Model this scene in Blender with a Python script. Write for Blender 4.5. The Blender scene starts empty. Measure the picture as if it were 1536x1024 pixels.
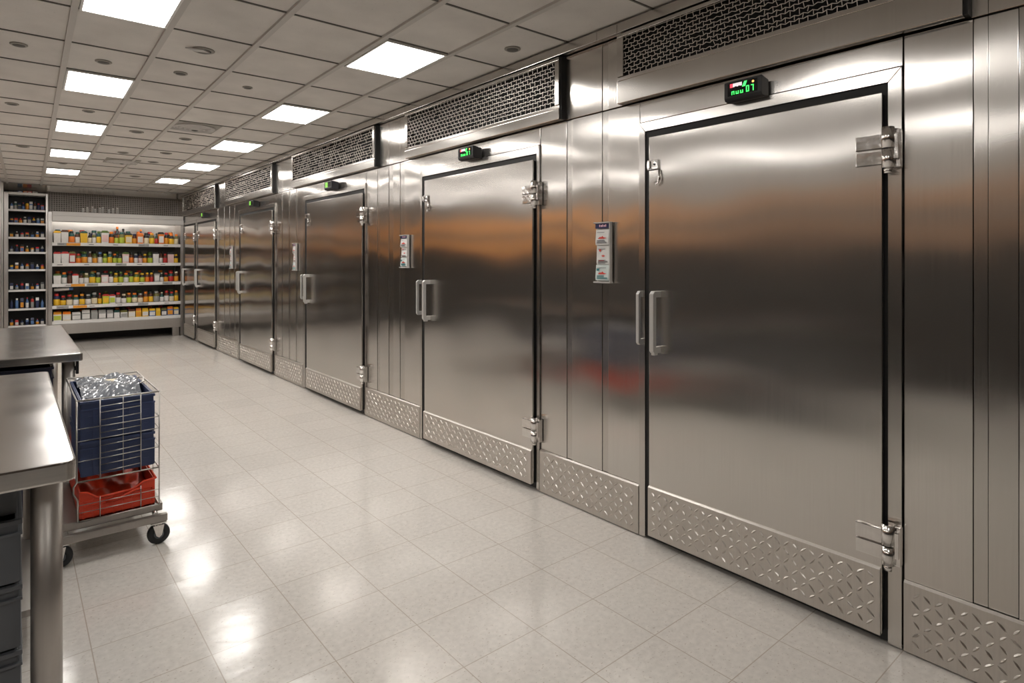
import bpy, bmesh, math, random
from mathutils import Vector, Matrix
rnd = random.Random(7)
SC = bpy.context.scene
COL = SC.collection
PI = math.pi

# ------------------------------------------------------------------ materials
def _mat(name):
    m = bpy.data.materials.new(name); m.use_nodes = True
    nt = m.node_tree
    b = nt.nodes['Principled BSDF']
    return m, nt, b

def N(nt, typ, **kw):
    n = nt.nodes.new(typ)
    for k, v in kw.items():
        setattr(n, k, v)
    return n

def plain(name, col, rough=.5, metal=0., spec=.5, emit=None, es=0., vary=.06, trans=0., coat=0., scale=25.):
    """procedural: colour broken up by a soft noise"""
    m, nt, b = _mat(name)
    L = nt.links
    geo = N(nt, 'ShaderNodeNewGeometry')
    no = N(nt, 'ShaderNodeTexNoise'); no.inputs['Scale'].default_value = scale; no.inputs['Detail'].default_value = 3
    L.new(geo.outputs['Position'], no.inputs['Vector'])
    mp = N(nt, 'ShaderNodeMapRange'); mp.inputs['To Min'].default_value = 1 - vary; mp.inputs['To Max'].default_value = 1 + vary
    L.new(no.outputs['Fac'], mp.inputs['Value'])
    mx = N(nt, 'ShaderNodeMix', data_type='RGBA', blend_type='MULTIPLY'); mx.inputs['Factor'].default_value = 1
    mx.inputs['A'].default_value = (*col, 1)
    L.new(mp.outputs['Result'], mx.inputs['B'])
    L.new(mx.outputs['Result'], b.inputs['Base Color'])
    b.inputs['Roughness'].default_value = rough; b.inputs['Metallic'].default_value = metal
    b.inputs['Specular IOR Level'].default_value = spec
    b.inputs['Transmission Weight'].default_value = trans
    b.inputs['Coat Weight'].default_value = coat
    if emit:
        b.inputs['Emission Color'].default_value = (*emit, 1); b.inputs['Emission Strength'].default_value = es
    return m

def steel(name, col=(.56, .53, .495), rough=.19, tang=(0, 1, 0), aniso=.94, brush=(160, 160, 3), wave=.013, wscale=1.6, brushamt=.03):
    m, nt, b = _mat(name)
    L = nt.links
    geo = N(nt, 'ShaderNodeNewGeometry')
    vm = N(nt, 'ShaderNodeVectorMath', operation='MULTIPLY'); vm.inputs[1].default_value = brush
    L.new(geo.outputs['Position'], vm.inputs[0])
    no = N(nt, 'ShaderNodeTexNoise'); no.inputs['Scale'].default_value = 1; no.inputs['Detail'].default_value = 4
    L.new(vm.outputs[0], no.inputs['Vector'])
    big = N(nt, 'ShaderNodeTexNoise'); big.inputs['Scale'].default_value = 2.2; big.inputs['Detail'].default_value = 3
    L.new(geo.outputs['Position'], big.inputs['Vector'])
    ad = N(nt, 'ShaderNodeMath', operation='ADD'); L.new(no.outputs['Fac'], ad.inputs[0]); L.new(big.outputs['Fac'], ad.inputs[1])
    mr = N(nt, 'ShaderNodeMapRange'); mr.inputs['From Min'].default_value = .6; mr.inputs['From Max'].default_value = 1.4
    mr.inputs['To Min'].default_value = rough - .02; mr.inputs['To Max'].default_value = rough + .02
    L.new(ad.outputs[0], mr.inputs['Value']); L.new(mr.outputs['Result'], b.inputs['Roughness'])
    mc = N(nt, 'ShaderNodeMapRange'); mc.inputs['From Min'].default_value = .3; mc.inputs['From Max'].default_value = .7
    mc.inputs['To Min'].default_value = 1 - brushamt; mc.inputs['To Max'].default_value = 1 + brushamt * .6
    L.new(no.outputs['Fac'], mc.inputs['Value'])
    mx = N(nt, 'ShaderNodeMix', data_type='RGBA', blend_type='MULTIPLY'); mx.inputs['Factor'].default_value = 1
    mx.inputs['A'].default_value = (*col, 1); L.new(mc.outputs['Result'], mx.inputs['B'])
    L.new(mx.outputs['Result'], b.inputs['Base Color'])
    b.inputs['Metallic'].default_value = 1
    if aniso > 0:
        cx = N(nt, 'ShaderNodeCombineXYZ')
        for i in range(3): cx.inputs[i].default_value = tang[i]
        L.new(cx.outputs[0], b.inputs['Tangent']); b.inputs['Anisotropic'].default_value = aniso
    if wave > 0:
        wn = N(nt, 'ShaderNodeTexNoise'); wn.inputs['Scale'].default_value = wscale; wn.inputs['Detail'].default_value = 1
        L.new(geo.outputs['Position'], wn.inputs['Vector'])
        bp = N(nt, 'ShaderNodeBump'); bp.inputs['Strength'].default_value = 1; bp.inputs['Distance'].default_value = wave
        L.new(wn.outputs['Fac'], bp.inputs['Height']); L.new(bp.outputs[0], b.inputs['Normal'])
    return m

def floor_material():
    m, nt, b = _mat('vinyl_tile_floor')
    L = nt.links
    geo = N(nt, 'ShaderNodeNewGeometry')
    sub = N(nt, 'ShaderNodeVectorMath', operation='SUBTRACT'); sub.inputs[1].default_value = (2.17 - .325 * 40, 1.07 - .312 * 40, 0)
    L.new(geo.outputs['Position'], sub.inputs[0])
    div = N(nt, 'ShaderNodeVectorMath', operation='DIVIDE'); div.inputs[1].default_value = (.325, .312, 1)
    L.new(sub.outputs[0], div.inputs[0])
    fl = N(nt, 'ShaderNodeVectorMath', operation='FLOOR'); L.new(div.outputs[0], fl.inputs[0])
    fr = N(nt, 'ShaderNodeVectorMath', operation='FRACTION'); L.new(div.outputs[0], fr.inputs[0])
    wn = N(nt, 'ShaderNodeTexWhiteNoise', noise_dimensions='2D'); L.new(fl.outputs[0], wn.inputs['Vector'])
    # seam mask
    sx = N(nt, 'ShaderNodeSeparateXYZ'); L.new(fr.outputs[0], sx.inputs[0])
    def edge(sock):
        p = N(nt, 'ShaderNodeMath', operation='PINGPONG'); p.inputs[1].default_value = .5
        L.new(sock, p.inputs[0]); return p.outputs[0]
    mn = N(nt, 'ShaderNodeMath', operation='MINIMUM'); L.new(edge(sx.outputs[0]), mn.inputs[0]); L.new(edge(sx.outputs[1]), mn.inputs[1])
    seam = N(nt, 'ShaderNodeMapRange'); seam.inputs['From Min'].default_value = .003; seam.inputs['From Max'].default_value = .008
    L.new(mn.outputs[0], seam.inputs['Value'])
    # flecks
    map_ = N(nt, 'ShaderNodeMapping'); map_.inputs['Scale'].default_value = (60, 95, 1); map_.inputs['Rotation'].default_value = (0, 0, .5)
    L.new(geo.outputs['Position'], map_.inputs['Vector'])
    n1 = N(nt, 'ShaderNodeTexNoise'); n1.inputs['Scale'].default_value = 1.4; n1.inputs['Detail'].default_value = 2
    L.new(map_.outputs[0], n1.inputs['Vector'])
    f1 = N(nt, 'ShaderNodeMapRange'); f1.inputs['From Min'].default_value = .64; f1.inputs['From Max'].default_value = .70
    L.new(n1.outputs['Fac'], f1.inputs['Value'])
    n2 = N(nt, 'ShaderNodeTexNoise'); n2.inputs['Scale'].default_value = 45; n2.inputs['Detail'].default_value = 4
    L.new(geo.outputs['Position'], n2.inputs['Vector'])
    f2 = N(nt, 'ShaderNodeMapRange'); f2.inputs['From Min'].default_value = .3; f2.inputs['From Max'].default_value = .7
    f2.inputs['To Min'].default_value = .92; f2.inputs['To Max'].default_value = 1.06
    L.new(n2.outputs['Fac'], f2.inputs['Value'])
    tv = N(nt, 'ShaderNodeMapRange'); tv.inputs['To Min'].default_value = .978; tv.inputs['To Max'].default_value = 1.02
    L.new(wn.outputs['Value'], tv.inputs['Value'])
    mul = N(nt, 'ShaderNodeMath', operation='MULTIPLY'); L.new(f2.outputs[0], mul.inputs[0]); L.new(tv.outputs[0], mul.inputs[1])
    c0 = N(nt, 'ShaderNodeMix', data_type='RGBA', blend_type='MULTIPLY'); c0.inputs['Factor'].default_value = 1
    c0.inputs['A'].default_value = (.69, .655, .61, 1); L.new(mul.outputs[0], c0.inputs['B'])
    c1 = N(nt, 'ShaderNodeMix', data_type='RGBA'); L.new(c0.outputs['Result'], c1.inputs['A']); c1.inputs['B'].default_value = (.33, .26, .20, 1)
    fa = N(nt, 'ShaderNodeMath', operation='MULTIPLY'); fa.inputs[1].default_value = .55; L.new(f1.outputs[0], fa.inputs[0])
    L.new(fa.outputs[0], c1.inputs['Factor'])
    c2 = N(nt, 'ShaderNodeMix', data_type='RGBA'); c2.inputs['A'].default_value = (.47, .41, .35, 1); L.new(c1.outputs['Result'], c2.inputs['B'])
    L.new(seam.outputs[0], c2.inputs['Factor'])
    L.new(c2.outputs['Result'], b.inputs['Base Color'])
    b.inputs['Roughness'].default_value = .2
    b.inputs['Specular IOR Level'].default_value = .6
    rr = N(nt, 'ShaderNodeMapRange'); rr.inputs['To Min'].default_value = .11; rr.inputs['To Max'].default_value = .20
    L.new(n2.outputs['Fac'], rr.inputs['Value']); L.new(rr.outputs[0], b.inputs['Roughness'])
    # every tile lies at a very slightly different tilt; the surface is softly wavy
    cs = N(nt, 'ShaderNodeVectorMath', operation='SUBTRACT'); cs.inputs[1].default_value = (.5, .5, .5); L.new(wn.outputs['Color'], cs.inputs[0])
    ms = N(nt, 'ShaderNodeVectorMath', operation='MULTIPLY'); ms.inputs[1].default_value = (.02, .02, 0); L.new(cs.outputs[0], ms.inputs[0])
    wv = N(nt, 'ShaderNodeTexNoise'); wv.inputs['Scale'].default_value = 9; wv.inputs['Detail'].default_value = 3; L.new(geo.outputs['Position'], wv.inputs['Vector'])
    bp = N(nt, 'ShaderNodeBump'); bp.inputs['Strength'].default_value = .5; bp.inputs['Distance'].default_value = .0022
    L.new(wv.outputs['Fac'], bp.inputs['Height'])
    av = N(nt, 'ShaderNodeVectorMath', operation='ADD'); L.new(bp.outputs[0], av.inputs[0]); L.new(ms.outputs[0], av.inputs[1])
    nv = N(nt, 'ShaderNodeVectorMath', operation='NORMALIZE'); L.new(av.outputs[0], nv.inputs[0])
    L.new(nv.outputs[0], b.inputs['Normal'])
    return m

def ceiling_material():
    m, nt, b = _mat('mineral_fibre_tile')
    L = nt.links
    geo = N(nt, 'ShaderNodeNewGeometry')
    n1 = N(nt, 'ShaderNodeTexNoise'); n1.inputs['Scale'].default_value = 95; n1.inputs['Detail'].default_value = 3
    L.new(geo.outputs['Position'], n1.inputs['Vector'])
    f1 = N(nt, 'ShaderNodeMapRange'); f1.inputs['From Min'].default_value = .66; f1.inputs['From Max'].default_value = .74
    L.new(n1.outputs['Fac'], f1.inputs['Value'])
    n2 = N(nt, 'ShaderNodeTexNoise'); n2.inputs['Scale'].default_value = 3.5; n2.inputs['Detail'].default_value = 5
    L.new(geo.outputs['Position'], n2.inputs['Vector'])
    f2 = N(nt, 'ShaderNodeMapRange'); f2.inputs['From Min'].default_value = .3; f2.inputs['From Max'].default_value = .7
    f2.inputs['To Min'].default_value = .9; f2.inputs['To Max'].default_value = 1.06
    L.new(n2.outputs['Fac'], f2.inputs['Value'])
    c0 = N(nt, 'ShaderNodeMix', data_type='RGBA', blend_type='MULTIPLY'); c0.inputs['Factor'].default_value = 1
    c0.inputs['A'].default_value = (.68, .65, .615, 1); L.new(f2.outputs[0], c0.inputs['B'])
    c1 = N(nt, 'ShaderNodeMix', data_type='RGBA'); L.new(c0.outputs['Result'], c1.inputs['A']); c1.inputs['B'].default_value = (.3, .28, .26, 1)
    fa = N(nt, 'ShaderNodeMath', operation='MULTIPLY'); fa.inputs[1].default_value = .5; L.new(f1.outputs[0], fa.inputs[0])
    L.new(fa.outputs[0], c1.inputs['Factor']); L.new(c1.outputs['Result'], b.inputs['Base Color'])
    b.inputs['Roughness'].default_value = .9; b.inputs['Specular IOR Level'].default_value = .2
    bp = N(nt, 'ShaderNodeBump'); bp.inputs['Strength'].default_value = .3; bp.inputs['Distance'].default_value = .003
    L.new(n1.outputs['Fac'], bp.inputs['Height']); L.new(bp.outputs[0], b.inputs['Normal'])
    return m

def mosaic_material():
    """small dark metallic mosaic above the shelves"""
    m, nt, b = _mat('dark_metal_mosaic')
    L = nt.links
    geo = N(nt, 'ShaderNodeNewGeometry')
    dv = N(nt, 'ShaderNodeVectorMath', operation='DIVIDE'); dv.inputs[1].default_value = (.034, 1, .034); L.new(geo.outputs['Position'], dv.inputs[0])
    fr = N(nt, 'ShaderNodeVectorMath', operation='FRACTION'); L.new(dv.outputs[0], fr.inputs[0])
    fl = N(nt, 'ShaderNodeVectorMath', operation='FLOOR'); L.new(dv.outputs[0], fl.inputs[0])
    wn = N(nt, 'ShaderNodeTexWhiteNoise', noise_dimensions='3D'); L.new(fl.outputs[0], wn.inputs['Vector'])
    s = N(nt, 'ShaderNodeSeparateXYZ'); L.new(fr.outputs[0], s.inputs[0])
    a = N(nt, 'ShaderNodeMath', operation='PINGPONG'); a.inputs[1].default_value = .5; L.new(s.outputs[0], a.inputs[0])
    c = N(nt, 'ShaderNodeMath', operation='PINGPONG'); c.inputs[1].default_value = .5; L.new(s.outputs[2], c.inputs[0])
    mn = N(nt, 'ShaderNodeMath', operation='MINIMUM'); L.new(a.outputs[0], mn.inputs[0]); L.new(c.outputs[0], mn.inputs[1])
    e = N(nt, 'ShaderNodeMapRange'); e.inputs['From Min'].default_value = .12; e.inputs['From Max'].default_value = .2; L.new(mn.outputs[0], e.inputs['Value'])
    mr = N(nt, 'ShaderNodeMapRange'); mr.inputs['To Min'].default_value = .6; mr.inputs['To Max'].default_value = 1.1; L.new(wn.outputs['Value'], mr.inputs['Value'])
    t = N(nt, 'ShaderNodeMix', data_type='RGBA', blend_type='MULTIPLY'); t.inputs['Factor'].default_value = 1
    t.inputs['A'].default_value = (.16, .145, .13, 1); L.new(mr.outputs[0], t.inputs['B'])
    mx = N(nt, 'ShaderNodeMix', data_type='RGBA'); mx.inputs['A'].default_value = (.42, .39, .36, 1); L.new(t.outputs['Result'], mx.inputs['B'])
    L.new(e.outputs[0], mx.inputs['Factor']); L.new(mx.outputs['Result'], b.inputs['Base Color'])
    b.inputs['Metallic'].default_value = .3; b.inputs['Roughness'].default_value = .4
    return m

def side_wall_material():
    """dark unseen wall; two warm bands added to give the steel orange reflections"""
    m, nt, b = _mat('dark_wall_with_reflection_bands')
    L = nt.links
    geo = N(nt, 'ShaderNodeNewGeometry')
    s = N(nt, 'ShaderNodeSeparateXYZ'); L.new(geo.outputs['Position'], s.inputs[0])
    rp = N(nt, 'ShaderNodeValToRGB'); rp.color_ramp.interpolation = 'CONSTANT'
    mr = N(nt, 'ShaderNodeMath', operation='DIVIDE'); mr.inputs[1].default_value = 2.7; L.new(s.outputs[2], mr.inputs[0]); L.new(mr.outputs[0], rp.inputs[0])
    el = rp.color_ramp.elements
    el[0].position = 0; el[0].color = (.045, .04, .036, 1)
    el[1].position = 1.58 / 2.7; el[1].color = (.85, .38, .12, 1)
    for z, c in ((1.78, (.16, .14, .12)), (1.92, (.9, .40, .12)), (2.18, (.32, .29, .26))):  # invented warm bands, there only to be mirrored in the steel doors
        k = el.new(z / 2.7); k.color = (*c, 1)
    n = N(nt, 'ShaderNodeTexNoise'); n.inputs['Scale'].default_value = 3; L.new(geo.outputs['Position'], n.inputs['Vector'])
    f = N(nt, 'ShaderNodeMapRange'); f.inputs['To Min'].default_value = .75; f.inputs['To Max'].default_value = 1.2; L.new(n.outputs['Fac'], f.inputs['Value'])
    mx = N(nt, 'ShaderNodeMix', data_type='RGBA', blend_type='MULTIPLY'); mx.inputs['Factor'].default_value = 1
    L.new(rp.outputs['Color'], mx.inputs['A']); L.new(f.outputs[0], mx.inputs['B']); L.new(mx.outputs['Result'], b.inputs['Base Color'])
    ym = N(nt, 'ShaderNodeMapRange'); ym.inputs['From Min'].default_value = 4.6; ym.inputs['From Max'].default_value = 7.5; ym.inputs['To Min'].default_value = .25  # added bands weaken at low Y, so the nearest door mirrors less orange
    L.new(s.outputs[1], ym.inputs['Value'])
    fin = N(nt, 'ShaderNodeMix', data_type='RGBA'); fin.inputs['A'].default_value = (.13, .12, .11, 1)
    zc = N(nt, 'ShaderNodeMath', operation='GREATER_THAN'); zc.inputs[1].default_value = 2.18; L.new(s.outputs[2], zc.inputs[0])
    zl = N(nt, 'ShaderNodeMath', operation='LESS_THAN'); zl.inputs[1].default_value = 1.55; L.new(s.outputs[2], zl.inputs[0])
    m1 = N(nt, 'ShaderNodeMath', operation='MAXIMUM'); L.new(ym.outputs[0], m1.inputs[0]); L.new(zc.outputs[0], m1.inputs[1])
    m2 = N(nt, 'ShaderNodeMath', operation='MAXIMUM'); L.new(m1.outputs[0], m2.inputs[0]); L.new(zl.outputs[0], m2.inputs[1])
    L.new(m2.outputs[0], fin.inputs['Factor']); L.new(mx.outputs['Result'], fin.inputs['B']); L.new(fin.outputs['Result'], b.inputs['Base Color'])
    b.inputs['Roughness'].default_value = .7
    return m

M = {}
M['floor'] = floor_material()
M['ceiling'] = ceiling_material()
M['mosaic'] = mosaic_material()
M['sidewall'] = side_wall_material()
M['steel'] = steel('brushed_steel_sheet', col=(.66, .635, .605))
M['door_steel'] = steel('brushed_steel_door', col=(.66, .635, .605), rough=.20, aniso=.95, wave=.015, wscale=1.3)
M['trim_steel'] = steel('brushed_steel_trim', col=(.60, .575, .545), rough=.225, wave=.004, wscale=3)
M['tread'] = steel('tread_plate_steel', col=(.60, .565, .525), rough=.33, aniso=0, wave=.0, brushamt=.05)
M['polish'] = steel('polished_steel', col=(.74, .72, .70), rough=.14, aniso=0, wave=.0016, wscale=24, brushamt=.04)
M['satin'] = plain('satin_aluminium', (.66, .65, .63), .38, metal=.55, vary=.04)
M['table'] = steel('worktop_steel', col=(.50, .48, .46), rough=.20, tang=(1, 0, 0), aniso=0, brush=(3, 140, 140), wave=.006, wscale=3, brushamt=.07)
M['leg'] = steel('tube_steel', col=(.40, .375, .35), rough=.42, aniso=0, brush=(150, 150, 2), wave=0)
M['back_steel'] = steel('shelf_steel', col=(.58, .555, .53), rough=.32, tang=(1, 0, 0), aniso=.5, wave=.02, wscale=2)
M['wire'] = steel('wire_steel', col=(.52, .50, .48), rough=.3, aniso=0, wave=0, brushamt=.03)
M['mesh_wire'] = plain('expanded_mesh_grey', (.54, .49, .43), .42, metal=.35, vary=.12, scale=40)
M['mesh_wire_near'] = plain('expanded_mesh_pale', (.68, .63, .57), .4, metal=.3, vary=.12, scale=40)
M['gasket'] = plain('black_rubber_gasket', (.008, .008, .008), .55)
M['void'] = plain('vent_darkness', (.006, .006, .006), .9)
M['dark'] = plain('dark_shelf_lining', (.016, .015, .015), .5)
M['shelf_grey'] = plain('shelf_edge_white', (.80, .79, .77), .3, vary=.03)
M['lining'] = plain('shelf_back_lining', (.11, .105, .095), .35, metal=.4)
M['ceil_bar'] = plain('ceiling_grid_bar', (.52, .495, .465), .6, vary=.03)
M['ceil_gap'] = plain('ceiling_tile_joint', (.16, .15, .135), .8)
M['lamp'] = plain('lamp_diffuser', (.9, .9, .9), .5, emit=(1, .965, .92), es=14.5, vary=.01)
M['strip'] = plain('shelf_light_strip', (.9, .9, .9), .5, emit=(1, .95, .88), es=6, vary=.01)
M['lamp_frame'] = plain('lamp_frame_paint', (.75, .74, .72), .5, vary=.02)
M['disc'] = plain('ceiling_fixture_grey', (.10, .095, .085), .6)
M['diffuser'] = plain('air_diffuser_grey', (.30, .28, .25), .5)
M['black'] = plain('black_plastic', (.012, .012, .014), .38)
M['screen'] = plain('display_screen', (.004, .004, .006), .12)
M['green'] = plain('green_led', (.02, .3, .04), .4, emit=(.06, 1, .14), es=1.6)
M['lime'] = plain('lime_led', (.15, .3, .04), .4, emit=(.33, 1, .10), es=.75)
M['red_led'] = plain('red_led', (.5, .03, .04), .4, emit=(1, .06, .1), es=1.2)
M['white_led'] = plain('pale_led', (.8, .7, .72), .4, emit=(1, .85, .88), es=.7)
M['amber_led'] = plain('amber_led', (.8, .35, .1), .4, emit=(1, .45, .12), es=1.4)
M['navy'] = plain('navy_header', (.012, .014, .075), .4)
M['paper'] = plain('leaflet_paper', (.72, .71, .69), .5, vary=.05, scale=60)
M['paper2'] = plain('leaflet_paper_pale_green', (.66, .73, .71), .5, vary=.05, scale=60)
M['holder'] = plain('grey_holder_plastic', (.50, .48, .46), .4)
M['red_ink'] = plain('red_ink', (.65, .06, .045), .5)
M['grey_ink'] = plain('grey_ink', (.20, .20, .21), .5)
M['teal_ink'] = plain('teal_ink', (.03, .20, .22), .5)
M['pink_ink'] = plain('pink_ink', (.75, .45, .52), .5)
M['crate_blue'] = plain('navy_crate_plastic', (.034, .052, .128), .42, vary=.15, scale=14)
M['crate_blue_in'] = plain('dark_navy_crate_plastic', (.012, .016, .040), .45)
M['crate_red'] = plain('red_crate_plastic', (.78, .060, .018), .33, vary=.12, scale=12)
M['crate_grey'] = plain('charcoal_crate_plastic', (.10, .108, .12), .38, vary=.12, scale=10)
M['bag'] = plain('crumpled_grey_film', (.17, .185, .21), .22, vary=.6, scale=14, coat=.5)
M['tyre'] = plain('caster_rubber', (.02, .021, .023), .5)
M['hub'] = plain('caster_hub_grey', (.10, .11, .12), .45)
M['clear'] = plain('pale_clear_plastic', (.80, .79, .77), .15, vary=.02, trans=.35)
PAL = dict(white=(.78, .76, .73), cream=(.80, .70, .50), yellow=(.86, .52, .03), amber=(.80, .33, .03), orange=(.85, .22, .02),
           red=(.55, .035, .03), brown=(.10, .035, .015), green=(.10, .16, .03), lime=(.50, .58, .06), navy=(.02, .03, .09),
           dark=(.02, .02, .018), teal=(.02, .09, .08), grey=(.36, .36, .34), blue=(.10, .20, .42), pink=(.80, .55, .52), olive=(.16, .15, .04))
for k, v in PAL.items():
    M['p_' + k] = plain('pack_' + k, v, .35, vary=.1, scale=30)

# ------------------------------------------------------------------ mesh helpers
class MB:
    def __init__(s): s.bm = bmesh.new()
    def box(s, a, b, bev=0):
        x0, y0, z0 = [min(a[i], b[i]) for i in range(3)]; x1, y1, z1 = [max(a[i], b[i]) for i in range(3)]
        v = [s.bm.verts.new(p) for p in ((x0,y0,z0),(x1,y0,z0),(x1,y1,z0),(x0,y1,z0),(x0,y0,z1),(x1,y0,z1),(x1,y1,z1),(x0,y1,z1))]
        fs = [s.bm.faces.new([v[i] for i in q]) for q in ((0,3,2,1),(4,5,6,7),(0,1,5,4),(1,2,6,5),(2,3,7,6),(3,0,4,7))]
        if bev:
            es = list({e for f in fs for e in f.edges})
            bmesh.ops.bevel(s.bm, geom=es, offset=bev, segments=2, affect='EDGES', profile=.7)
        return s
    def prism(s, pts, axis, a, b, bev=0):
        """pts: 2D polygon in the two other axes, extruded along axis from a to b"""
        def P(p, t):
            return {'x': (t, p[0], p[1]), 'y': (p[0], t, p[1]), 'z': (p[0], p[1], t)}[axis]
        A = [s.bm.verts.new(P(p, a)) for p in pts]; B = [s.bm.verts.new(P(p, b)) for p in pts]
        n = len(pts); fs = [s.bm.faces.new(A[::-1]), s.bm.faces.new(B)]
        for i in range(n): fs.append(s.bm.faces.new((A[i], A[(i+1) % n], B[(i+1) % n], B[i])))
        bmesh.ops.recalc_face_normals(s.bm, faces=fs)
        if bev:
            bmesh.ops.bevel(s.bm, geom=list({e for f in fs for e in f.edges}), offset=bev, segments=2, affect='EDGES', profile=.7)
        return s
    def cyl(s, p0, p1, r, seg=20, r2=None):
        p0 = Vector(p0); p1 = Vector(p1); d = (p1 - p0); n = d.normalized()
        u = n.orthogonal().normalized(); w = n.cross(u); r2 = r if r2 is None else r2
        A = []; B = []
        for i in range(seg):
            t = 2 * PI * i / seg; o = u * math.cos(t) + w * math.sin(t)
            A.append(s.bm.verts.new(p0 + o * r)); B.append(s.bm.verts.new(p1 + o * r2))
        for i in range(seg):
            f = s.bm.faces.new((A[i], A[(i+1) % seg], B[(i+1) % seg], B[i])); f.smooth = True
        s.bm.faces.new(A[::-1]); s.bm.faces.new(B)
        return s
    def tube(s, pts, r, seg=6, closed=False, flat=None):
        pts = [Vector(p) for p in pts]; rings = []; n = len(pts)
        for i, p in enumerate(pts):
            if closed: d = (pts[(i+1) % n] - pts[i-1])
            else: d = pts[min(i+1, n-1)] - pts[max(i-1, 0)]
            d = d.normalized(); up = Vector((0, 0, 1)) if abs(d.z) < .9 else Vector((1, 0, 0))
            u = d.cross(up).normalized(); w = u.cross(d)
            rings.append([s.bm.verts.new(p + (u * math.cos(2*PI*k/seg + PI/seg) + w * math.sin(2*PI*k/seg + PI/seg)) * r) for k in range(seg)])
        for i in range(n if closed else n - 1):
            a = rings[i]; b = rings[(i+1) % n]
            for k in range(seg):
                f = s.bm.faces.new((a[k], a[(k+1) % seg], b[(k+1) % seg], b[k])); f.smooth = seg > 5
        if not closed:
            s.bm.faces.new(rings[0][::-1]); s.bm.faces.new(rings[-1])
        return s
    def lathe(s, prof, c, seg=14, sy=1.0):
        rings = []
        for r, z in prof:
            rings.append([s.bm.verts.new((c[0] + r * math.cos(2*PI*k/seg), c[1] + r * sy * math.sin(2*PI*k/seg), c[2] + z)) for k in range(seg)])
        for a, b in zip(rings, rings[1:]):
            for k in range(seg):
                f = s.bm.faces.new((a[k], a[(k+1) % seg], b[(k+1) % seg], b[k])); f.smooth = True
        s.bm.faces.new(rings[0][::-1]); s.bm.faces.new(rings[-1])
        return s
    def lozenge(s, x, y, z, ang, L=.017, Wd=.0055, h=.0032):
        """raised tread bar on a face looking toward -X"""
        ca, sa = math.cos(ang), math.sin(ang)
        def q(u, v, hh): return s.bm.verts.new((x - hh, y + u * ca - v * sa, z + u * sa + v * ca))
        b = [q(-L, 0, 0), q(-L*.3, -Wd, 0), q(L*.3, -Wd, 0), q(L, 0, 0), q(L*.3, Wd, 0), q(-L*.3, Wd, 0)]
        t = [q(-L*.55, 0, h), q(L*.55, 0, h)]
        F = [(b[0], b[1], t[0]), (b[1], b[2], t[1], t[0]), (b[2], b[3], t[1]), (b[3], b[4], t[1]), (b[4], b[5], t[0], t[1]), (b[5], b[0], t[0])]
        for f in F: s.bm.faces.new(f[::-1])
        return s
    def quad(s, pts):
        s.bm.faces.new([s.bm.verts.new(p) for p in pts]); return s
    def done(s, name, mat, parent=None, loc=None, recalc=True):
        if recalc: bmesh.ops.recalc_face_normals(s.bm, faces=s.bm.faces)
        off = Vector(loc) if loc is not None else (wloc(parent) if parent else Vector((0, 0, 0)))
        if off.length: bmesh.ops.translate(s.bm, verts=s.bm.verts, vec=-off)
        me = bpy.data.meshes.new(name); s.bm.to_mesh(me); s.bm.free()
        me.materials.append(mat)
        o = bpy.data.objects.new(name, me); COL.objects.link(o)
        if parent: o.parent = parent
        elif loc is not None: o.location = loc
        return o

def wloc(o):
    v = Vector((0, 0, 0))
    while o: v += Vector(o.location); o = o.parent
    return v

def tag(o, label=None, cat=None, group=None, kind=None):
    if label: o['label'] = label
    if cat: o['category'] = cat
    if group: o['group'] = group
    if kind: o['kind'] = kind
    return o

def thing(name, label, cat, loc, group=None):
    o = bpy.data.objects.new(name, None); COL.objects.link(o); o.location = loc
    o.empty_display_size = .1
    return tag(o, label, cat, group)

# ------------------------------------------------------------------ dimensions (metres)
W = 2.46          # face of the cold-room cladding
H = 2.63          # ceiling
YB = 12.5         # front of the shelving at the far end
XL, YR, YE = -2.3, -2.6, 13.05

# ------------------------------------------------------------------ setting
tag(MB().box((XL, YR, -.05), (2.6, YE, 0)).done('floor', M['floor']), kind='structure')
cpiv = Vector((.64, 3.5, H)); CROT = -.015
def crot(x, y):
    v = Matrix.Rotation(CROT, 3, 'Z') @ Vector((x - cpiv.x, y - cpiv.y, 0)); return Vector((cpiv.x + v.x, cpiv.y + v.y, H))
ceil = MB().box((XL - .3, YR - .3, H + .012), (3.0, YE + .3, H + .06)).done('ceiling', M['ceiling'], loc=tuple(cpiv))
tag(ceil, kind='structure'); ceil.rotation_euler.z = CROT
TB = [-2.32, -1.9, -1.47, -1.04, -.62, -.19, .235, .645, 1.08, 1.60, 2.035, 2.5]
YL = [3.63 + .59 * k for k in range(-11, 17)]
g = MB()
for x in TB: g.box((x - .017, YR - .2, H - .002), (x + .013, YE + .2, H + .02))
g.done('ceiling_grid', M['ceil_bar'], ceil)
g = MB()
for y in YL: g.box((XL - .2, y - .0045, H + .006), (2.9, y + .0045, H + .02))
g.done('tile_joint', M['ceil_gap'], ceil)

tag(MB().box((XL - .1, YR, 0), (XL, YE, H + .06)).done('wall_left', M['sidewall']), kind='structure')
tag(MB().box((XL - .1, YR - .1, 0), (2.7, YR, H + .06)).done('wall_rear', M['sidewall']), kind='structure')
wb = tag(MB().box((XL - .1, YE, 0), (2.7, YE + .1, H + .06)).done('wall_back', M['sidewall']), kind='structure')
MB().box((-.12, YB + .50, 2.05), (2.46, YE - .002, H + .012)).done('mosaic_band', M['mosaic'], wb)
tag(MB().prism([(YB + .10, H + .01), (YB + .18, 2.545), (YB + .26, 2.53), (YE, 2.53), (YE, H + .01)], 'x', -2.2, 2.46).done('trim_back', M['steel']), kind='structure')
wr = tag(MB().box((W + .03, YR, 0), (2.7, YE, H + .06)).done('wall_right', M['gasket']), kind='structure')

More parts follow.
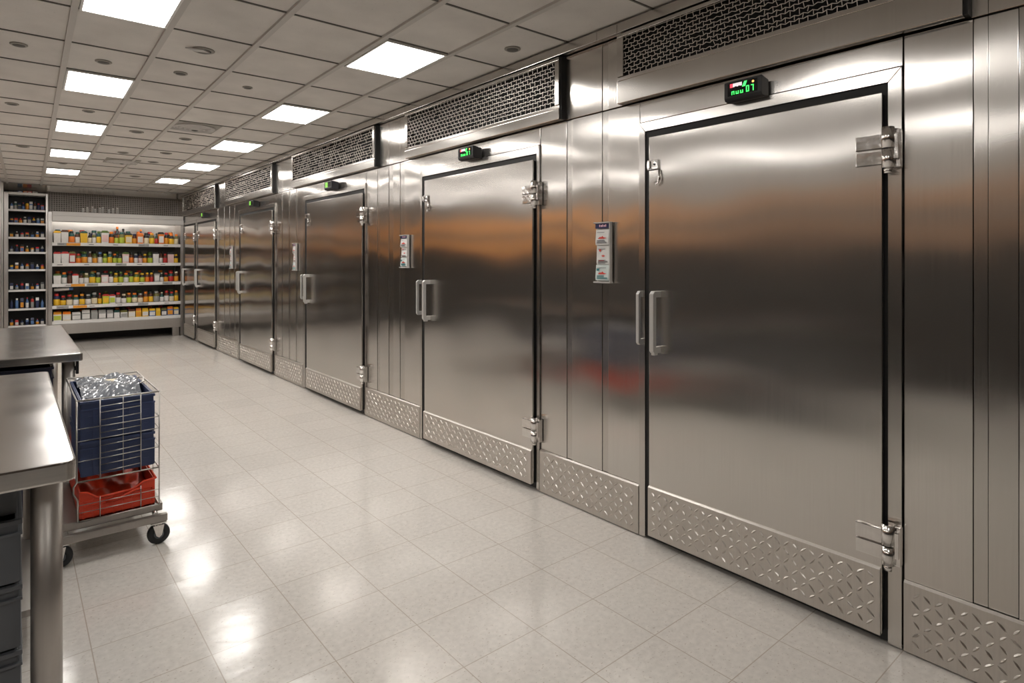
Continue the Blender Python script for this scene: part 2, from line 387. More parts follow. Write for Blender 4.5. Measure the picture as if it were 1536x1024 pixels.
# --- cladding of the right-hand wall: (door leaf y0,y1), frame y0,y1
DOORS = [dict(l=(.816, 1.852), f=(.757, 1.935)), dict(l=(2.720, 3.960), f=(2.682, 4.065)), dict(l=(5.025, 6.352), f=(5.005, 6.52)),
         dict(l=(7.40, 8.76), f=(7.42, 8.96)), dict(l=(10.03, 11.28), f=(10.09, 11.44)), dict(l=(11.45, 12.30), f=(11.47, 12.46))]
DOORS[2]['l'] = (5.035, 6.352); DOORS[3]['l'] = (7.475, 8.77); DOORS[4].update(l=(10.15, 11.235), f=(10.09, 11.47)); DOORS[5].update(l=(11.53, 12.24), f=(11.475, 12.47))
VENTS = [(.56, 2.045), (2.465, 4.235), (4.755, 6.77), (7.43, 9.54), (10.08, 12.38)]
PANELS = [(YR, .757), (1.935, 2.682), (4.065, 5.005), (6.52, 7.42), (8.96, 10.09)]
SEAMS = [[.554, .515, .437, -.35, -.39], [2.15, 2.19, 2.42, 2.46], [4.325, 4.40, 4.515, 4.59, 4.755, 4.80],
         [6.70, 6.76, 6.93, 6.98, 7.18, 7.22], [9.12, 9.20, 9.38, 9.45, 9.68, 9.74]]
SEAM_Z = 2.205
PNAME = ['right of the nearest cold-room door', 'between the nearest and second cold-room doors', 'between the second and third cold-room doors',
         'between the third and fourth cold-room doors', 'between the fourth and fifth cold-room doors']
ORD = ['first', 'second', 'third', 'fourth', 'fifth', 'sixth', 'seventh', 'eighth', 'ninth', 'tenth', 'eleventh', 'twelfth', 'thirteenth',
       'fourteenth', 'fifteenth', 'sixteenth', 'seventeenth', 'eighteenth', 'nineteenth', 'twentieth', 'twenty-first', 'twenty-second', 'twenty-third', 'twenty-fourth', 'twenty-fifth', 'twenty-sixth']

def tread_plate(y0, y1, z0, z1, xf, parent):
    b = MB().prism([(xf, z0), (xf, z1 - .007), (xf + .007, z1), (xf + .012, z1), (xf + .012, z0)], 'y', y0, y1)
    R = random.Random(int(y0 * 100) + 900)
    py, pz = .0345, .0345
    ny = int((y1 - y0 - .03) / py); nz = int((z1 - z0 - .035) / pz)
    oy = (y1 - y0 - ny * py) / 2
    for i in range(ny):
        for j in range(nz):
            yy = y0 + oy + (i + .5) * py; zz = z0 + .02 + (j + .5) * pz
            if yy < -.6: continue
            b.lozenge(xf + .0002, yy + R.uniform(-.002, .002), zz + R.uniform(-.002, .002), (PI/4 if (i + j) % 2 else -PI/4) + R.uniform(-.15, .15), L=.0185 * R.uniform(.8, 1.12), Wd=.0046, h=.0048 * R.uniform(.7, 1.2))
    o = b.done('kick_plate', M['tread'], parent, recalc=False)
    o['label'] = 'diamond tread steel kick plate with bright top edge'
    return o

for (y0, y1), se, pn in zip(PANELS, SEAMS, PNAME):
    t = thing('steel_wall_panel', 'brushed steel cladding panel with tread-plate foot, ' + pn, 'wall panel', (W, (max(y0, -1) + y1) / 2, 0), 'steel cladding panels between the doors')
    ys = sorted([y0] + [s for s in se if y0 < s < y1] + [y1])
    for a, c in zip(ys, ys[1:]):
        w = c - a
        strip = w < .085
        if strip:
            MB().box((W + .003, a + .0005, .03), (W + .025, c - .0005, SEAM_Z - .003), bev=.002).done('joint_strip', M['trim_steel'], t)
        else:
            MB().box((W, a + .0015, .03), (W + .028, c - .0015, SEAM_Z - .003), bev=.002).done('sheet', M['steel'], t)
    tread_plate(y0, y1 - .004, .008, .258, W - .014, t)

# upper cladding between the vents, one thing for every bay
UP = [(YR, .56), (2.045, 2.465), (4.235, 4.755), (6.77, 7.43), (9.54, 10.08), (12.38, YB + .53)]
UPN = ['right of the nearest vent grille', 'between the nearest and second vent grilles', 'between the second and third vent grilles',
       'between the third and fourth vent grilles', 'between the fourth and fifth vent grilles', 'left of the farthest vent grille']
UPS = [[.515, -.35], [2.15, 2.19], [4.40, 4.59], [6.93, 7.2], [9.68, 9.8], []]
for (y0, y1), nm, se in zip(UP, UPN, UPS):
    t = thing('upper_steel_panel', 'short brushed steel panel under the ceiling, ' + nm, 'wall panel', (W, (max(y0, -1) + y1) / 2, SEAM_Z), 'upper steel panels between the vents')
    ys = sorted([y0] + [s for s in se if y0 < s < y1] + [y1])
    for a, c in zip(ys, ys[1:]):
        if c - a < .06: MB().box((W + .003, a + .0005, SEAM_Z + .003), (W + .025, c - .0005, 2.572), bev=.002).done('joint_strip', M['trim_steel'], t)
        else: MB().box((W, a + .0015, SEAM_Z + .003), (W + .028, c - .0015, 2.572), bev=.002).done('sheet', M['steel'], t)
cr = MB()
ys = [YR, -.4, 2.05, 2.19, 4.24, 4.6, 6.78, 7.2, 9.55, 9.8, YB + .09]
for a, c in zip(ys, ys[1:]): cr.box((W - .045, a + .001, 2.578), (W + .03, c - .001, 2.628), bev=.003)
tag(cr.done('trim_right', M['trim_steel']), kind='structure')

# --- vent grilles
def vent(i, y0, y1):
    nm = ['nearest', 'second nearest', 'third nearest', 'fourth nearest', 'farthest'][i]
    dn = ['above the nearest cold-room door', 'above the second cold-room door', 'above the third cold-room door', 'above the fourth cold-room door', 'above the two farthest doors'][i]
    t = thing('vent_grille', nm + ' steel framed vent grille with pale wire mesh, ' + dn, 'vent', (W, (y0 + y1) / 2, 2.21), 'vent grilles above the cold-room doors')
    zt, zb, xf = 2.572, 2.208, W - .05
    m0, m1 = (2.345, 2.548) if i == 0 else (2.292, 2.548)
    f = MB()
    f.box((xf, y0 + .012, zb), (W + .02, y1, m0 - .022), bev=.003)
    f.box((xf + .006, y0 + .012, m0 - .02), (W + .02, y1, m0), bev=.002)
    f.box((xf, y0 + .012, m1), (W + .02, y1, zt - .006), bev=.002)
    f.box((xf, y0 + .012, m0 + .001), (W + .02, y0 + .045, m1 - .001), bev=.002)
    f.box((xf, y1 - .04, m0 + .001), (W + .02, y1, m1 - .001), bev=.002)
    f.done('vent_frame', M['trim_steel'], t)
    MB().box((xf + .012, y0, zb + .004), (W + .02, y0 + .012, zt - .008)).done('side_shadow_gap', M['gasket'], t)
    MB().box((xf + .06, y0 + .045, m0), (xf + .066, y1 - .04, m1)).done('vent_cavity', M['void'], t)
    a, c = y0 + .045, y1 - .04
    rows = 10
    ph = (m1 - m0) / rows
    pitch = .036 if i == 0 else .044
    b = MB(); r = (.0020, .0022, .0026, .0042, .0046)[i]
    R = random.Random(40 + i)
    xs = xf + .012
    for k in range(rows + 1):
        z = m0 + k * ph
        n = int((c - a) / (pitch / 2)); pts = []
        for q in range(n + 1):
            yy = a + (c - a) * q / n
            wob = (math.sin(yy * 2.7 + k * .9) + math.sin(yy * 6.1 + k * 2.2)) * .0016
            pts.append((xs + R.uniform(-.003, .003), yy, z + ((.0032 if (q + k) % 2 else -.0032) * (1, 1, .6, .3, .3)[i] + R.uniform(-.0012, .0012) + wob) * (0 if k in (0, rows) else 1)))
        b.tube(pts, r, 4)
        if k < rows:
            q = a + (pitch / 2 if k % 2 else 0) + .004
            while q < c:
                if R.random() < (.93, .93, .6, .3, .3)[i]:
                    b.tube([(xs, q + R.uniform(-.004, .004), z), (xs - .002, q + R.uniform(-.004, .004), z + ph)], r * .85, 4)
                q += pitch
    b.done('wire_mesh', M['mesh_wire_near' if i < 2 else 'mesh_wire'], t)
for i, (y0, y1) in enumerate(VENTS): vent(i, y0, y1)

# --- cold-room doors
def pull_handle(parent, xw, y, z0, z1, off, w=.024, name='pull_handle', foot=.03, hook=True):
    """D-shaped pull: square bar standing off the leaf on two feet"""
    h = w / 2
    b = MB()
    xo = xw - off
    b.prism([(xo, z0 + .012), (xo + .012, z0), (xw, z0), (xw, z0 + foot), (xo + w, z0 + foot), (xo + w, z1 - foot), (xw, z1 - foot), (xw, z1), (xo + .014, z1), (xo, z1 - .014)],
            'y', y - h, y + h, bev=.0025)
    if hook: b.box((xo + .012, y - h * .8, z0 - .01), (xo + .04, y + h * .8, z0 + .004), bev=.003)
    return b.done(name, M['satin'], parent)

def hinge(parent, yedge, z, xl):
    """strap over the leaf edge with a two-barrel knuckle on the frame"""
    b = MB()
    b.box((xl - .008, yedge - .004, z - .055), (xl, yedge + .085, z - .003), bev=.003)
    b.box((xl - .011, yedge - .004, z + .003), (xl, yedge + .085, z + .055), bev=.003)
    o = b.done('hinge', M['polish'], parent)
    k = MB()
    yc = yedge - .022; xc = xl - .006
    k.cyl((xc, yc, z - .068), (xc, yc, z - .002), .020, 20)
    k.cyl((xc, yc, z + .003), (xc, yc, z + .078), .021, 20)
    k.cyl((xc, yc, z - .088), (xc, yc, z - .068), .013, 14)
    k.box((xc + .010, yc - .036, z - .07), (W - .005, yc - .014, z + .07), bev=.004)
    k.box((xc - .002, yc - .034, z - .04), (xc + .02, yc - .018, z + .055), bev=.004)
    k.done('hinge_knuckle', M['polish'], o)
    return o

DN = ['nearest', 'second nearest', 'third nearest', 'fourth nearest', 'fifth nearest', 'farthest narrow']
for i, d in enumerate(DOORS):
    (l0, l1), (f0, f1) = d['l'], d['f']
    ex = ['with broad pull handle and green readout above', 'left of the nearest door, readout above the middle', 'its black gasket standing open on the right',
          'with shelf colours mirrored in it', 'near the far corner, under the yellow readout', 'beside the product shelves in the far corner'][i]
    t = thing('cold_room_door', f'{DN[i]} brushed steel cold-room door {ex}', 'door', (W, (l0 + l1) / 2, 0), 'steel cold-room doors along the right wall')
    xl = W - .035; top = 2.008
    # frame: jambs, head, lintel sheet
    fr = MB()
    jr = max(f0 + .02, l0 - .012)   # inner edge right jamb
    jl = l1 * W / (W - .035) + .016
    fr.prism([(f0 + .003, .008), (jr, .008), (jr, 2.045), (f0 + .003, 2.093)], 'x', W - .012, W + .02, bev=.0015)
    fr.prism([(jl, .008), (f1 - .003, .008), (f1 - .003, 2.093), (jl, 2.045)], 'x', W - .012, W + .02, bev=.0015)
    fr.prism([(jr, 2.046), (jl, 2.046), (f1 - .003, 2.094), (f0 + .003, 2.094)], 'x', W - .012, W + .02, bev=.0015)
    fr.done('door_frame', M['trim_steel'], t)
    MB().box((W - .002, f0 + .003, 2.098), (W + .025, f1 - .003, SEAM_Z - .004), bev=.002).done('lintel_sheet', M['steel'], t)
    gb = MB().box((W - .006, jr + .001, .012), (W + .02, jl - .001, 2.044))
    gb.box((W - .0215, l0 + .003, .048), (W - .0055, l1 - .003, top - .003)).done('gasket', M['gasket'], t)
    lf = MB().box((xl, l0, .045), (W - .022, l1, top), bev=.0025).done('door_leaf', M['door_steel'], t)
    tread_plate(l0 + .002, l1 - .002, .042, .286 if i == 0 else .25, xl - .012, t)
    pull_handle(t, xl, l1 - .06 if i == 0 else l1 - .075, .95, 1.25, .062)
    jw = f1 - .003 - jl
    pull_handle(t, W - .012, jl + max(jw * .45, .016), .975, 1.245, .04, w=.018, name='frame_pull', hook=False)
    hinge(t, l0, 1.80, xl); hinge(t, l0, .375, xl)
    la = MB()
    la.box((xl - .012, l1 - .062, 1.842), (xl, l1 + .002, 1.892), bev=.004)
    la.box((xl - .02, l1 - .018, 1.848), (xl - .012, l1 - .002, 1.886), bev=.003)
    lo = la.done('latch_plate', M['polish'], t)
    MB().cyl((xl - .016, l1 - .042, 1.868), (xl - .011, l1 - .042, 1.868), .005, 10).done('latch_screw', M['black'], lo)
    MB().tube([(xl - .006, l1 - .066, 1.84), (xl - .010, l1 - .07, 1.80), (xl - .012, l1 - .066, 1.775), (xl - .012, l1 - .052, 1.768), (xl - .012, l1 - .046, 1.782)], .0065, 8).done('latch_hook', M['polish'], lo)

# --- temperature displays
SEG = {'n': 'cegk', 'u': 'cde', 'o': 'cdeg', '7': 'abc', '1': 'bc', '8': 'abcdefg'}
def seg_digit(b, x, y, z, w, h, ch):
    """digits on a face looking toward -X; +Y runs to the left of the reader"""
    th = h * .13
    R = {'a': ((0, w), (h - th, h)), 'g': ((0, w), (h/2 - th/2, h/2 + th/2)), 'd': ((0, w), (0, th)),
         'f': ((0, th), (h/2, h)), 'e': ((0, th), (0, h/2)), 'b': ((w - th, w), (h/2, h)), 'c': ((w - th, w), (0, h/2))}
    for s_ in ch:
        if s_ in R:
            (u0, u1), (v0, v1) = R[s_]
            b.box((x - .001, y - u0, z + v0), (x, y - u1, z + v1))
def display(i, y, small):
    w, h, dp = (.168, .086, .062) if i == 0 else (.175, .086, .075)
    z = 2.085
    nm = ['nearest', 'second nearest', 'third nearest', 'fourth nearest', 'farthest'][i]
    cl = ['green digits and a red strip', 'green digits under pale letters', 'bright green screen', 'lime green screen', 'yellowish green screen'][i]
    t = thing('temperature_display', f'{nm} black temperature readout with {cl} over a steel door', 'thermometer', (W, y, z), 'temperature readouts above the doors')
    x0 = W - .0135
    b = MB()
    b.prism([(x0, z + .004), (x0 - dp * .55, z), (x0 - dp * .92, z + .004), (x0 - dp, z + .016), (x0 - dp, z + h - .004), (x0 - dp + .006, z + h), (x0 - dp * .5, z + h - .006), (x0, z + h - .012)],
            'y', y - w / 2, y + w / 2, bev=.003)
    b.done('housing', M['black'], t)
    xs = x0 - dp - .0008
    s = MB().box((xs, y - w * .40, z + .022), (xs + .003, y + w * .40, z + h - .01)).done('screen', M['screen'], t)
    dg = MB()
    xx = xs - .0002
    if i < 2:
        yy = y + w * .29
        for ch, gap in (('ceg', .020), ('cde', .020), ('cde', .017), ('bc', .010), ('abcdef', .02)):
            seg_digit(dg, xx, yy, z + .026, .013, .026, ch); yy -= gap
        dg.prism([(y + w*.0, z + .052), (y - w*.08, z + .052), (y - w*.13, z + .073), (y - w*.06, z + .073)], 'x', xx - .001, xx)
        seg_digit(dg, xx, y - w * .24, z + .026, .011, .026, 'abc')
        dg.done('green_digits', M['green'], s)
        MB().box((xx - .001, y + w * .33, z + .057), (xx, y + w * .26, z + .073)).done('red_lamp', M['red_led'], s)
        wb_ = MB()
        for k in range(5): wb_.box((xx - .001, y + w * (.25 - k * .05), z + .058 + (k % 2) * .002), (xx, y + w * (.25 - k * .05) - .007, z + .073))
        wb_.done('pale_letters', M['white_led'], s)
        MB().cyl((xx - .001, y - w * .29, z + .064), (xx, y - w * .29, z + .064), .005, 12).done('amber_lamp', M['amber_led'], s)
    else:
        dg.box((xx - .001, y + w * .36, z + .028), (xx, y + w * .02, z + .074))
        o = dg.done('green_digits', M['lime'], s)
        k = MB()
        seg_digit(k, xx - .0012, y + w * .31, z + .036, .016, .03, 'abged'); seg_digit(k, xx - .0012, y + w * .14, z + .036, .016, .03, 'acdfg')
        k.done('dark_digits', M['screen'], s)
for i, y in enumerate([1.335, 3.345, 5.66, 8.12, 10.70]): display(i, y, False)

# --- leaflet holders on the joint strips
def leaflet_holder(i, y, w, z0, z1):
    nm = ['nearest leaflet holder with navy header and red fish pictures', 'leaflet holder with navy header and red print, between second and third doors',
          'narrow pale leaflet holder with dark header, between third and fourth doors', 'farthest narrow leaflet holder, white and blue, near the fourth door'][i]
    t = thing('leaflet_holder', nm, 'leaflet holder', (W, y, z0), 'leaflet holders on the steel panels')
    xb = W - .007; h = z1 - z0; dp = .022
    b = MB()
    b.box((xb - .004, y - w/2, z0), (xb, y + w/2, z1), bev=.001)
    b.box((xb - dp, y - w/2, z0), (xb, y - w/2 + .006, z1 - .002), bev=.001)
    b.box((xb - dp - .006, y - w/2 - .004, z0 - .008), (xb, y + w/2 + .004, z0), bev=.001)
    b.box((xb - dp - .004, y - w/2, z1 - .004), (xb, y + w/2 + .006, z1 + .002), bev=.001)
    b.done('holder_tray', M['holder'], t)
    hd = MB().box((xb - dp + .002, y - w/2 + .008, z1 - h * .10), (xb - dp + .006, y + w/2 - .004, z1 - .006)).done('header', M['navy'], t)
    k = MB(); xx = xb - dp + .002
    for q in range(5):
        yy = y + w * .20 - q * w * .10
        k.box((xx - .001, yy, z1 - h * .075), (xx, yy - w * (.07 if q % 2 else .05), z1 - h * (.045 if q % 2 else .035)))
    k.done('header_letters', M['pink_ink'], hd)
    secs = [(.62, .88, 'paper'), (.29, .61, 'paper'), (.02, .28, 'paper2')]
    for j, (a, c, pm) in enumerate(secs):
        za, zc = z0 + h * a, z0 + h * c
        pr = [(xb - .004, za), (xb - dp * .9, za), (xb - dp, za + (zc - za) * .2), (xb - dp * .72, zc), (xb - .004, zc)] if j != 1 else [(xb - .004, za), (xb - dp * .5, za), (xb - dp * .62, za + .01), (xb - dp * .45, zc), (xb - .004, zc)]
        l = MB().prism(pr, 'y', y - w/2 + .010, y + w/2 - .006).done('leaflet', M[pm], t)
        xs = xb - dp * (1.02 if j != 1 else .66)
        r = MB(); R = random.Random(i * 9 + j)
        zc_ = za + (zc - za) * .45
        r.prism([(y + w*.28, zc_ - .002), (y + w*.14, zc_ + .006), (y + w*.04, zc_ + .005), (y - w*.02, zc_ + .011), (y - w*.10, zc_ + .004), (y - w*.30, zc_ - .001), (y - w*.10, zc_ - .004), (y + w*.2, zc_ - .004)] if j != 1 else [(y + w*.12, zc_), (y, zc_ + .005), (y - w*.14, zc_), (y, zc_ - .005)], 'x', xs - .001, xs)
        if j == 1:
            r.cyl((xs - .001, y + w*.2, zc_ + .03), (xs, y + w*.2, zc_ + .03), .007, 10)
            r.box((xs - .001, y + w*.28, zc_ - .028), (xs, y - w*.08, zc_ - .024))
        r.done('red_print', M['red_ink'], l)
        gk = MB()
        for q in range(4):
            zz = za + (zc - za) * (.10 + .06 * q) if j != 1 else za + (zc - za) * (.06 + .05 * q)
            gk.box((xs - .001, y + w*.34, zz), (xs, y - w * R.uniform(.1, .34), zz + .003))
        hk = MB().box((xs - .001, y + w*.32, za + (zc - za) * .80), (xs, y - w*R.uniform(0, .3), za + (zc - za) * .83)).done('print_heading', M['grey_ink'], l)
        if j == 2: MB().box((xs - .001, y + w*.36, za + (zc - za) * .62), (xs, y + w*.2, za + (zc - za) * .78)).done('teal_patch', M['teal_ink'], l)
        gk.done('small_print', M['teal_ink' if j == 2 else 'grey_ink'], l)
for i, (y, w, z0, z1) in enumerate([(2.165, .108, 1.285, 1.602), (4.29, .115, 1.345, 1.602), (6.745, .10, 1.29, 1.588), (9.29, .11, 1.285, 1.60)]):
    leaflet_holder(i, y, w, z0, z1)

# ------------------------------------------------------------------ ceiling lights
ROWS = [('left', .24, .64), ('right', 1.605, 2.03), ('hidden', -1.90, -1.47)]
YK = [(3.04, 3.63), (4.81, 5.40), (6.58, 7.17), (8.35, 8.94), (10.12, 10.71), (1.27, 1.86), (-.50, .09), (-2.27, -1.68)]
PL = {'left': ['nearest, cut off at the photo top', 'second nearest', 'third nearest', 'fourth nearest', 'farthest'],
      'right': ['nearest', 'second nearest', 'third nearest', 'fourth nearest', 'farthest']}
for rn, x0, x1 in ROWS:
    for k, (y0, y1) in enumerate(YK):
        if (rn == 'right' and k in (5, 6, 7)) or k == 7: continue
        if rn == 'right' and k >= 2 and k < 5: y0 += .05 * (k - 1); y1 += .07 * (k - 1)
        c = crot((x0 + x1) / 2, (y0 + y1) / 2)
        if k < 5 and rn != 'hidden': lab = f'square white ceiling light panel, {PL[rn][k]} in the {rn} row'
        else: lab = f'square white ceiling light panel out of frame, {["nearest", "second nearest", "third nearest", "fourth nearest", "farthest", "overhead", "rearmost", ""][k]} in the {rn} row'
        t = thing('ceiling_light', lab, 'ceiling light', tuple(c), 'ceiling light panels'); t.rotation_euler.z = CROT
        hx, hy = (x1 - x0) / 2 - .012, (y1 - y0) / 2 - .006
        def lp(b, nm, mt):
            bmesh.ops.translate(b.bm, verts=b.bm.verts, vec=Vector(c)); return b.done(nm, mt, t)
        f = MB()
        for a, d_ in (((-hx, -hy), (hx, -hy + .012)), ((-hx, hy - .012), (hx, hy)), ((-hx, -hy + .012), (-hx + .012, hy - .012)), ((hx - .012, -hy + .012), (hx, hy - .012))):
            f.box((a[0], a[1], -.004), (d_[0], d_[1], .011))
        lp(f, 'light_frame', M['lamp_frame'])
        lp(MB().box((-hx + .012, -hy + .012, .0), (hx - .012, hy - .012, .008)), 'diffuser', M['lamp'])

# ceiling fixtures
def disc(x, y, r, lab, flap=False):
    t = thing('recessed_ceiling_fixture', lab, 'ceiling fixture', (x, y, H + .012), 'small round ceiling fixtures')
    z = H + .0115
    MB().lathe([(r * .99, 0), (r, -.004), (r * .8, -.009), (r * .72, -.006)], (x, y, z), 24).done('rim', M['diffuser'], t)
    MB().lathe([(r * .7, -.004), (r * .68, -.008), (r * .2, -.011)], (x, y, z), 20).done('cap', M['disc'], t)
    if flap: MB().prism([(x - .10, y - .02), (x - .01, y - .05), (x + .03, y - .02), (x - .04, y + .005)], 'z', z - .016, z - .009).done('loose_flap', M['holder'], t)
DISC = [(.87, 3.90, .062, 'large round dark ceiling fixture with loose metal flap, right of the nearest left light', True),
        (.44, 4.52, .045, 'round buff ceiling fixture just before the second left light panel'),
        (.86, 4.47, .042, 'round dark ceiling fixture right of the second left light panel'),
        (.03, 4.47, .042, 'pale round ceiling fixture at the far left, level with the second left light'),
        (1.30, 4.53, .034, 'small round ceiling fixture midway between the two nearest light rows'),
        (2.26, 2.71, .048, 'round dark ceiling fixture beside the steel wall near the top right'),
        (.925, 6.78, .062, 'oval dark ceiling fixture right of the third left light panel'),
        (1.365, 6.87, .058, 'oval dark ceiling fixture just beyond the round air diffuser'),
        (1.373, 7.92, .062, 'oval dark ceiling fixture left of the fourth right light panel'),
        (.985, 8.2, .055, 'round dark ceiling fixture right of the fourth left light panel'),
        (.09, 8.45, .06, 'oval dark ceiling fixture left of the fourth left light panel'),
        (.49, 6.10, .045, 'faint round ceiling fixture just before the third left light panel'),
        (1.373, 8.75, .06, 'oval ceiling fixture between the farthest two right lights and the far diffuser'),
        (1.40, 10.4, .07, 'buff oval ceiling fixture nearest the far end of the ceiling'),
        (.50, 9.6, .05, 'small ceiling fixture just before the farthest left light panel'),
        (.0, 6.2, .045, 'faint pale ceiling fixture at the left edge before the third light')]
for d in DISC:
    disc(d[0], d[1], d[2], d[3], len(d) > 4)
def air_diffuser(x, y, r, lab):
    t = thing('air_diffuser', lab, 'air vent', (x, y, H + .012), 'round air diffusers in the ceiling')
    z = H + .0115
    MB().box((x - r, y - r * 1.15, z - .006), (x + r, y + r * 1.15, z)).done('plate', M['diffuser'], t)
    for k, f in enumerate((.95, .72, .5, .3)):
        MB().lathe([(r * f, -.005), (r * f, -.012 - .004 * k), (r * (f - .09), -.024 - .004 * k), (r * (f - .12), -.012)], (x, y, z), 32).done('ring', M['holder'], t)
    MB().lathe([(r * .15, -.01), (r * .14, -.034), (r * .05, -.04)], (x, y, z), 20).done('cone', M['disc'], t)
air_diffuser(1.31, 6.20, .19, 'large round grey air diffuser in the ceiling between the light rows')
air_diffuser(1.06, 8.93, .18, 'small distant round air diffuser between the fourth lights')

# ------------------------------------------------------------------ far shelving
t = thing('open_shelf_unit', 'wide steel open shelf unit stocked with yellow and orange jars at the far wall', 'shelves', (1.45, YB + .2, 0))
X0, X1 = .51, 2.40
SH = [1.69, 1.347, 1.003, .64, .385]
MB().box((X0, YB + .46, .16), (X1, YB + .49, 2.2)).done('back_panel', M['lining'], t)
MB().box((X0, YB + .452, 1.70), (X1, YB + .459, 2.06)).done('upper_back_panel', M['back_steel'], t)
for a, c in ((X0 - .055, X0), (X1, X1 + .045)):
    MB().box((a, YB - .02, .0), (c, YB + .49, 2.2 if a < 1 else 2.08), bev=.004).done('side_post', M['back_steel'], t)
f = MB()
f.box((X0, YB - .06, 2.135), (X1 + .04, YB + .3, 2.205), bev=.004)
f.box((X0, YB - .085, 2.045), (X1 + .04, YB - .02, 2.132), bev=.004)
f.done('fascia', M['shelf_grey'], t)
MB().box((X0 + .02, YB - .014, 2.048), (X1 - .02, YB + .02, 2.062)).done('light_strip', M['strip'], t)
for k, z in enumerate(SH):
    s = MB().box((X0, YB + .005, z - .028), (X1, YB + .458, z), bev=.002).done('shelf', M['back_steel'], t)
    pstrip = MB().box((X0, YB - .02, z - .05), (X1, YB + .004, z + .004), bev=.002).done('price_strip', M['shelf_grey'], s)
MB().box((X0, YB - .01, .165), (X1, YB + .3, .33), bev=.004).done('base_panel', M['back_steel'], t)
for xx in (X0 + .04, X1 - .13):
    MB().box((xx, YB + .0, 0), (xx + .11, YB + .08, .163), bev=.004).done('foot', M['back_steel'], t)
tg = MB(); R = random.Random(3)
# price cards along the strips
for k, z in enumerate(SH[:4]):
    for j in range(5):
        x = X0 + .1 + j * .37 + R.uniform(-.06, .06)
        lab = f'{["white","pale grey"][j % 2]} price card on the shelf edge, {ORD[j]} from left under {["top","second","third","fourth"][k]} row of jars'
        c = MB().box((x, YB - .024, z - .044), (x + .16, YB - .0205, z - .004)).done('price_card', M['p_white' if (j + k) % 3 else 'p_grey'], loc=(x + .08, YB - .021, z - .044))
        tag(c, lab, 'price card', 'price cards on the wide shelf unit')
        MB().box((x + .02, YB - .0248, z - .03), (x + .09, YB - .0241, z - .018)).done('print', M['grey_ink'], c)
for k in (0, 2, 3):
    x = X0 + .19 + .03 * k; z = SH[k]
    c = MB().box((x, YB - .0265, z - .047), (x + .19, YB - .0245, z - .004)).done('orange_strip', M['p_amber'], loc=(x + .09, YB - .025, z - .047))
    tag(c, f'orange promotional strip on the edge of the {["top","","third","fourth"][k]} shelf', 'shelf label', 'orange strips on the shelf edges')

_mc = {}
def _cached(key, mk, mat):
    kk = (key, mat.name)
    if kk not in _mc:
        b = mk(); bmesh.ops.recalc_face_normals(b.bm, faces=b.bm.faces)
        me = bpy.data.meshes.new(key[0]); b.bm.to_mesh(me); b.bm.free(); me.materials.append(mat); _mc[kk] = me
    return _mc[kk]
def _link(name, me, parent=None, loc=None):
    o = bpy.data.objects.new(name, me); COL.objects.link(o)
    if parent: o.parent = parent
    if loc is not None: o.location = loc
    return o

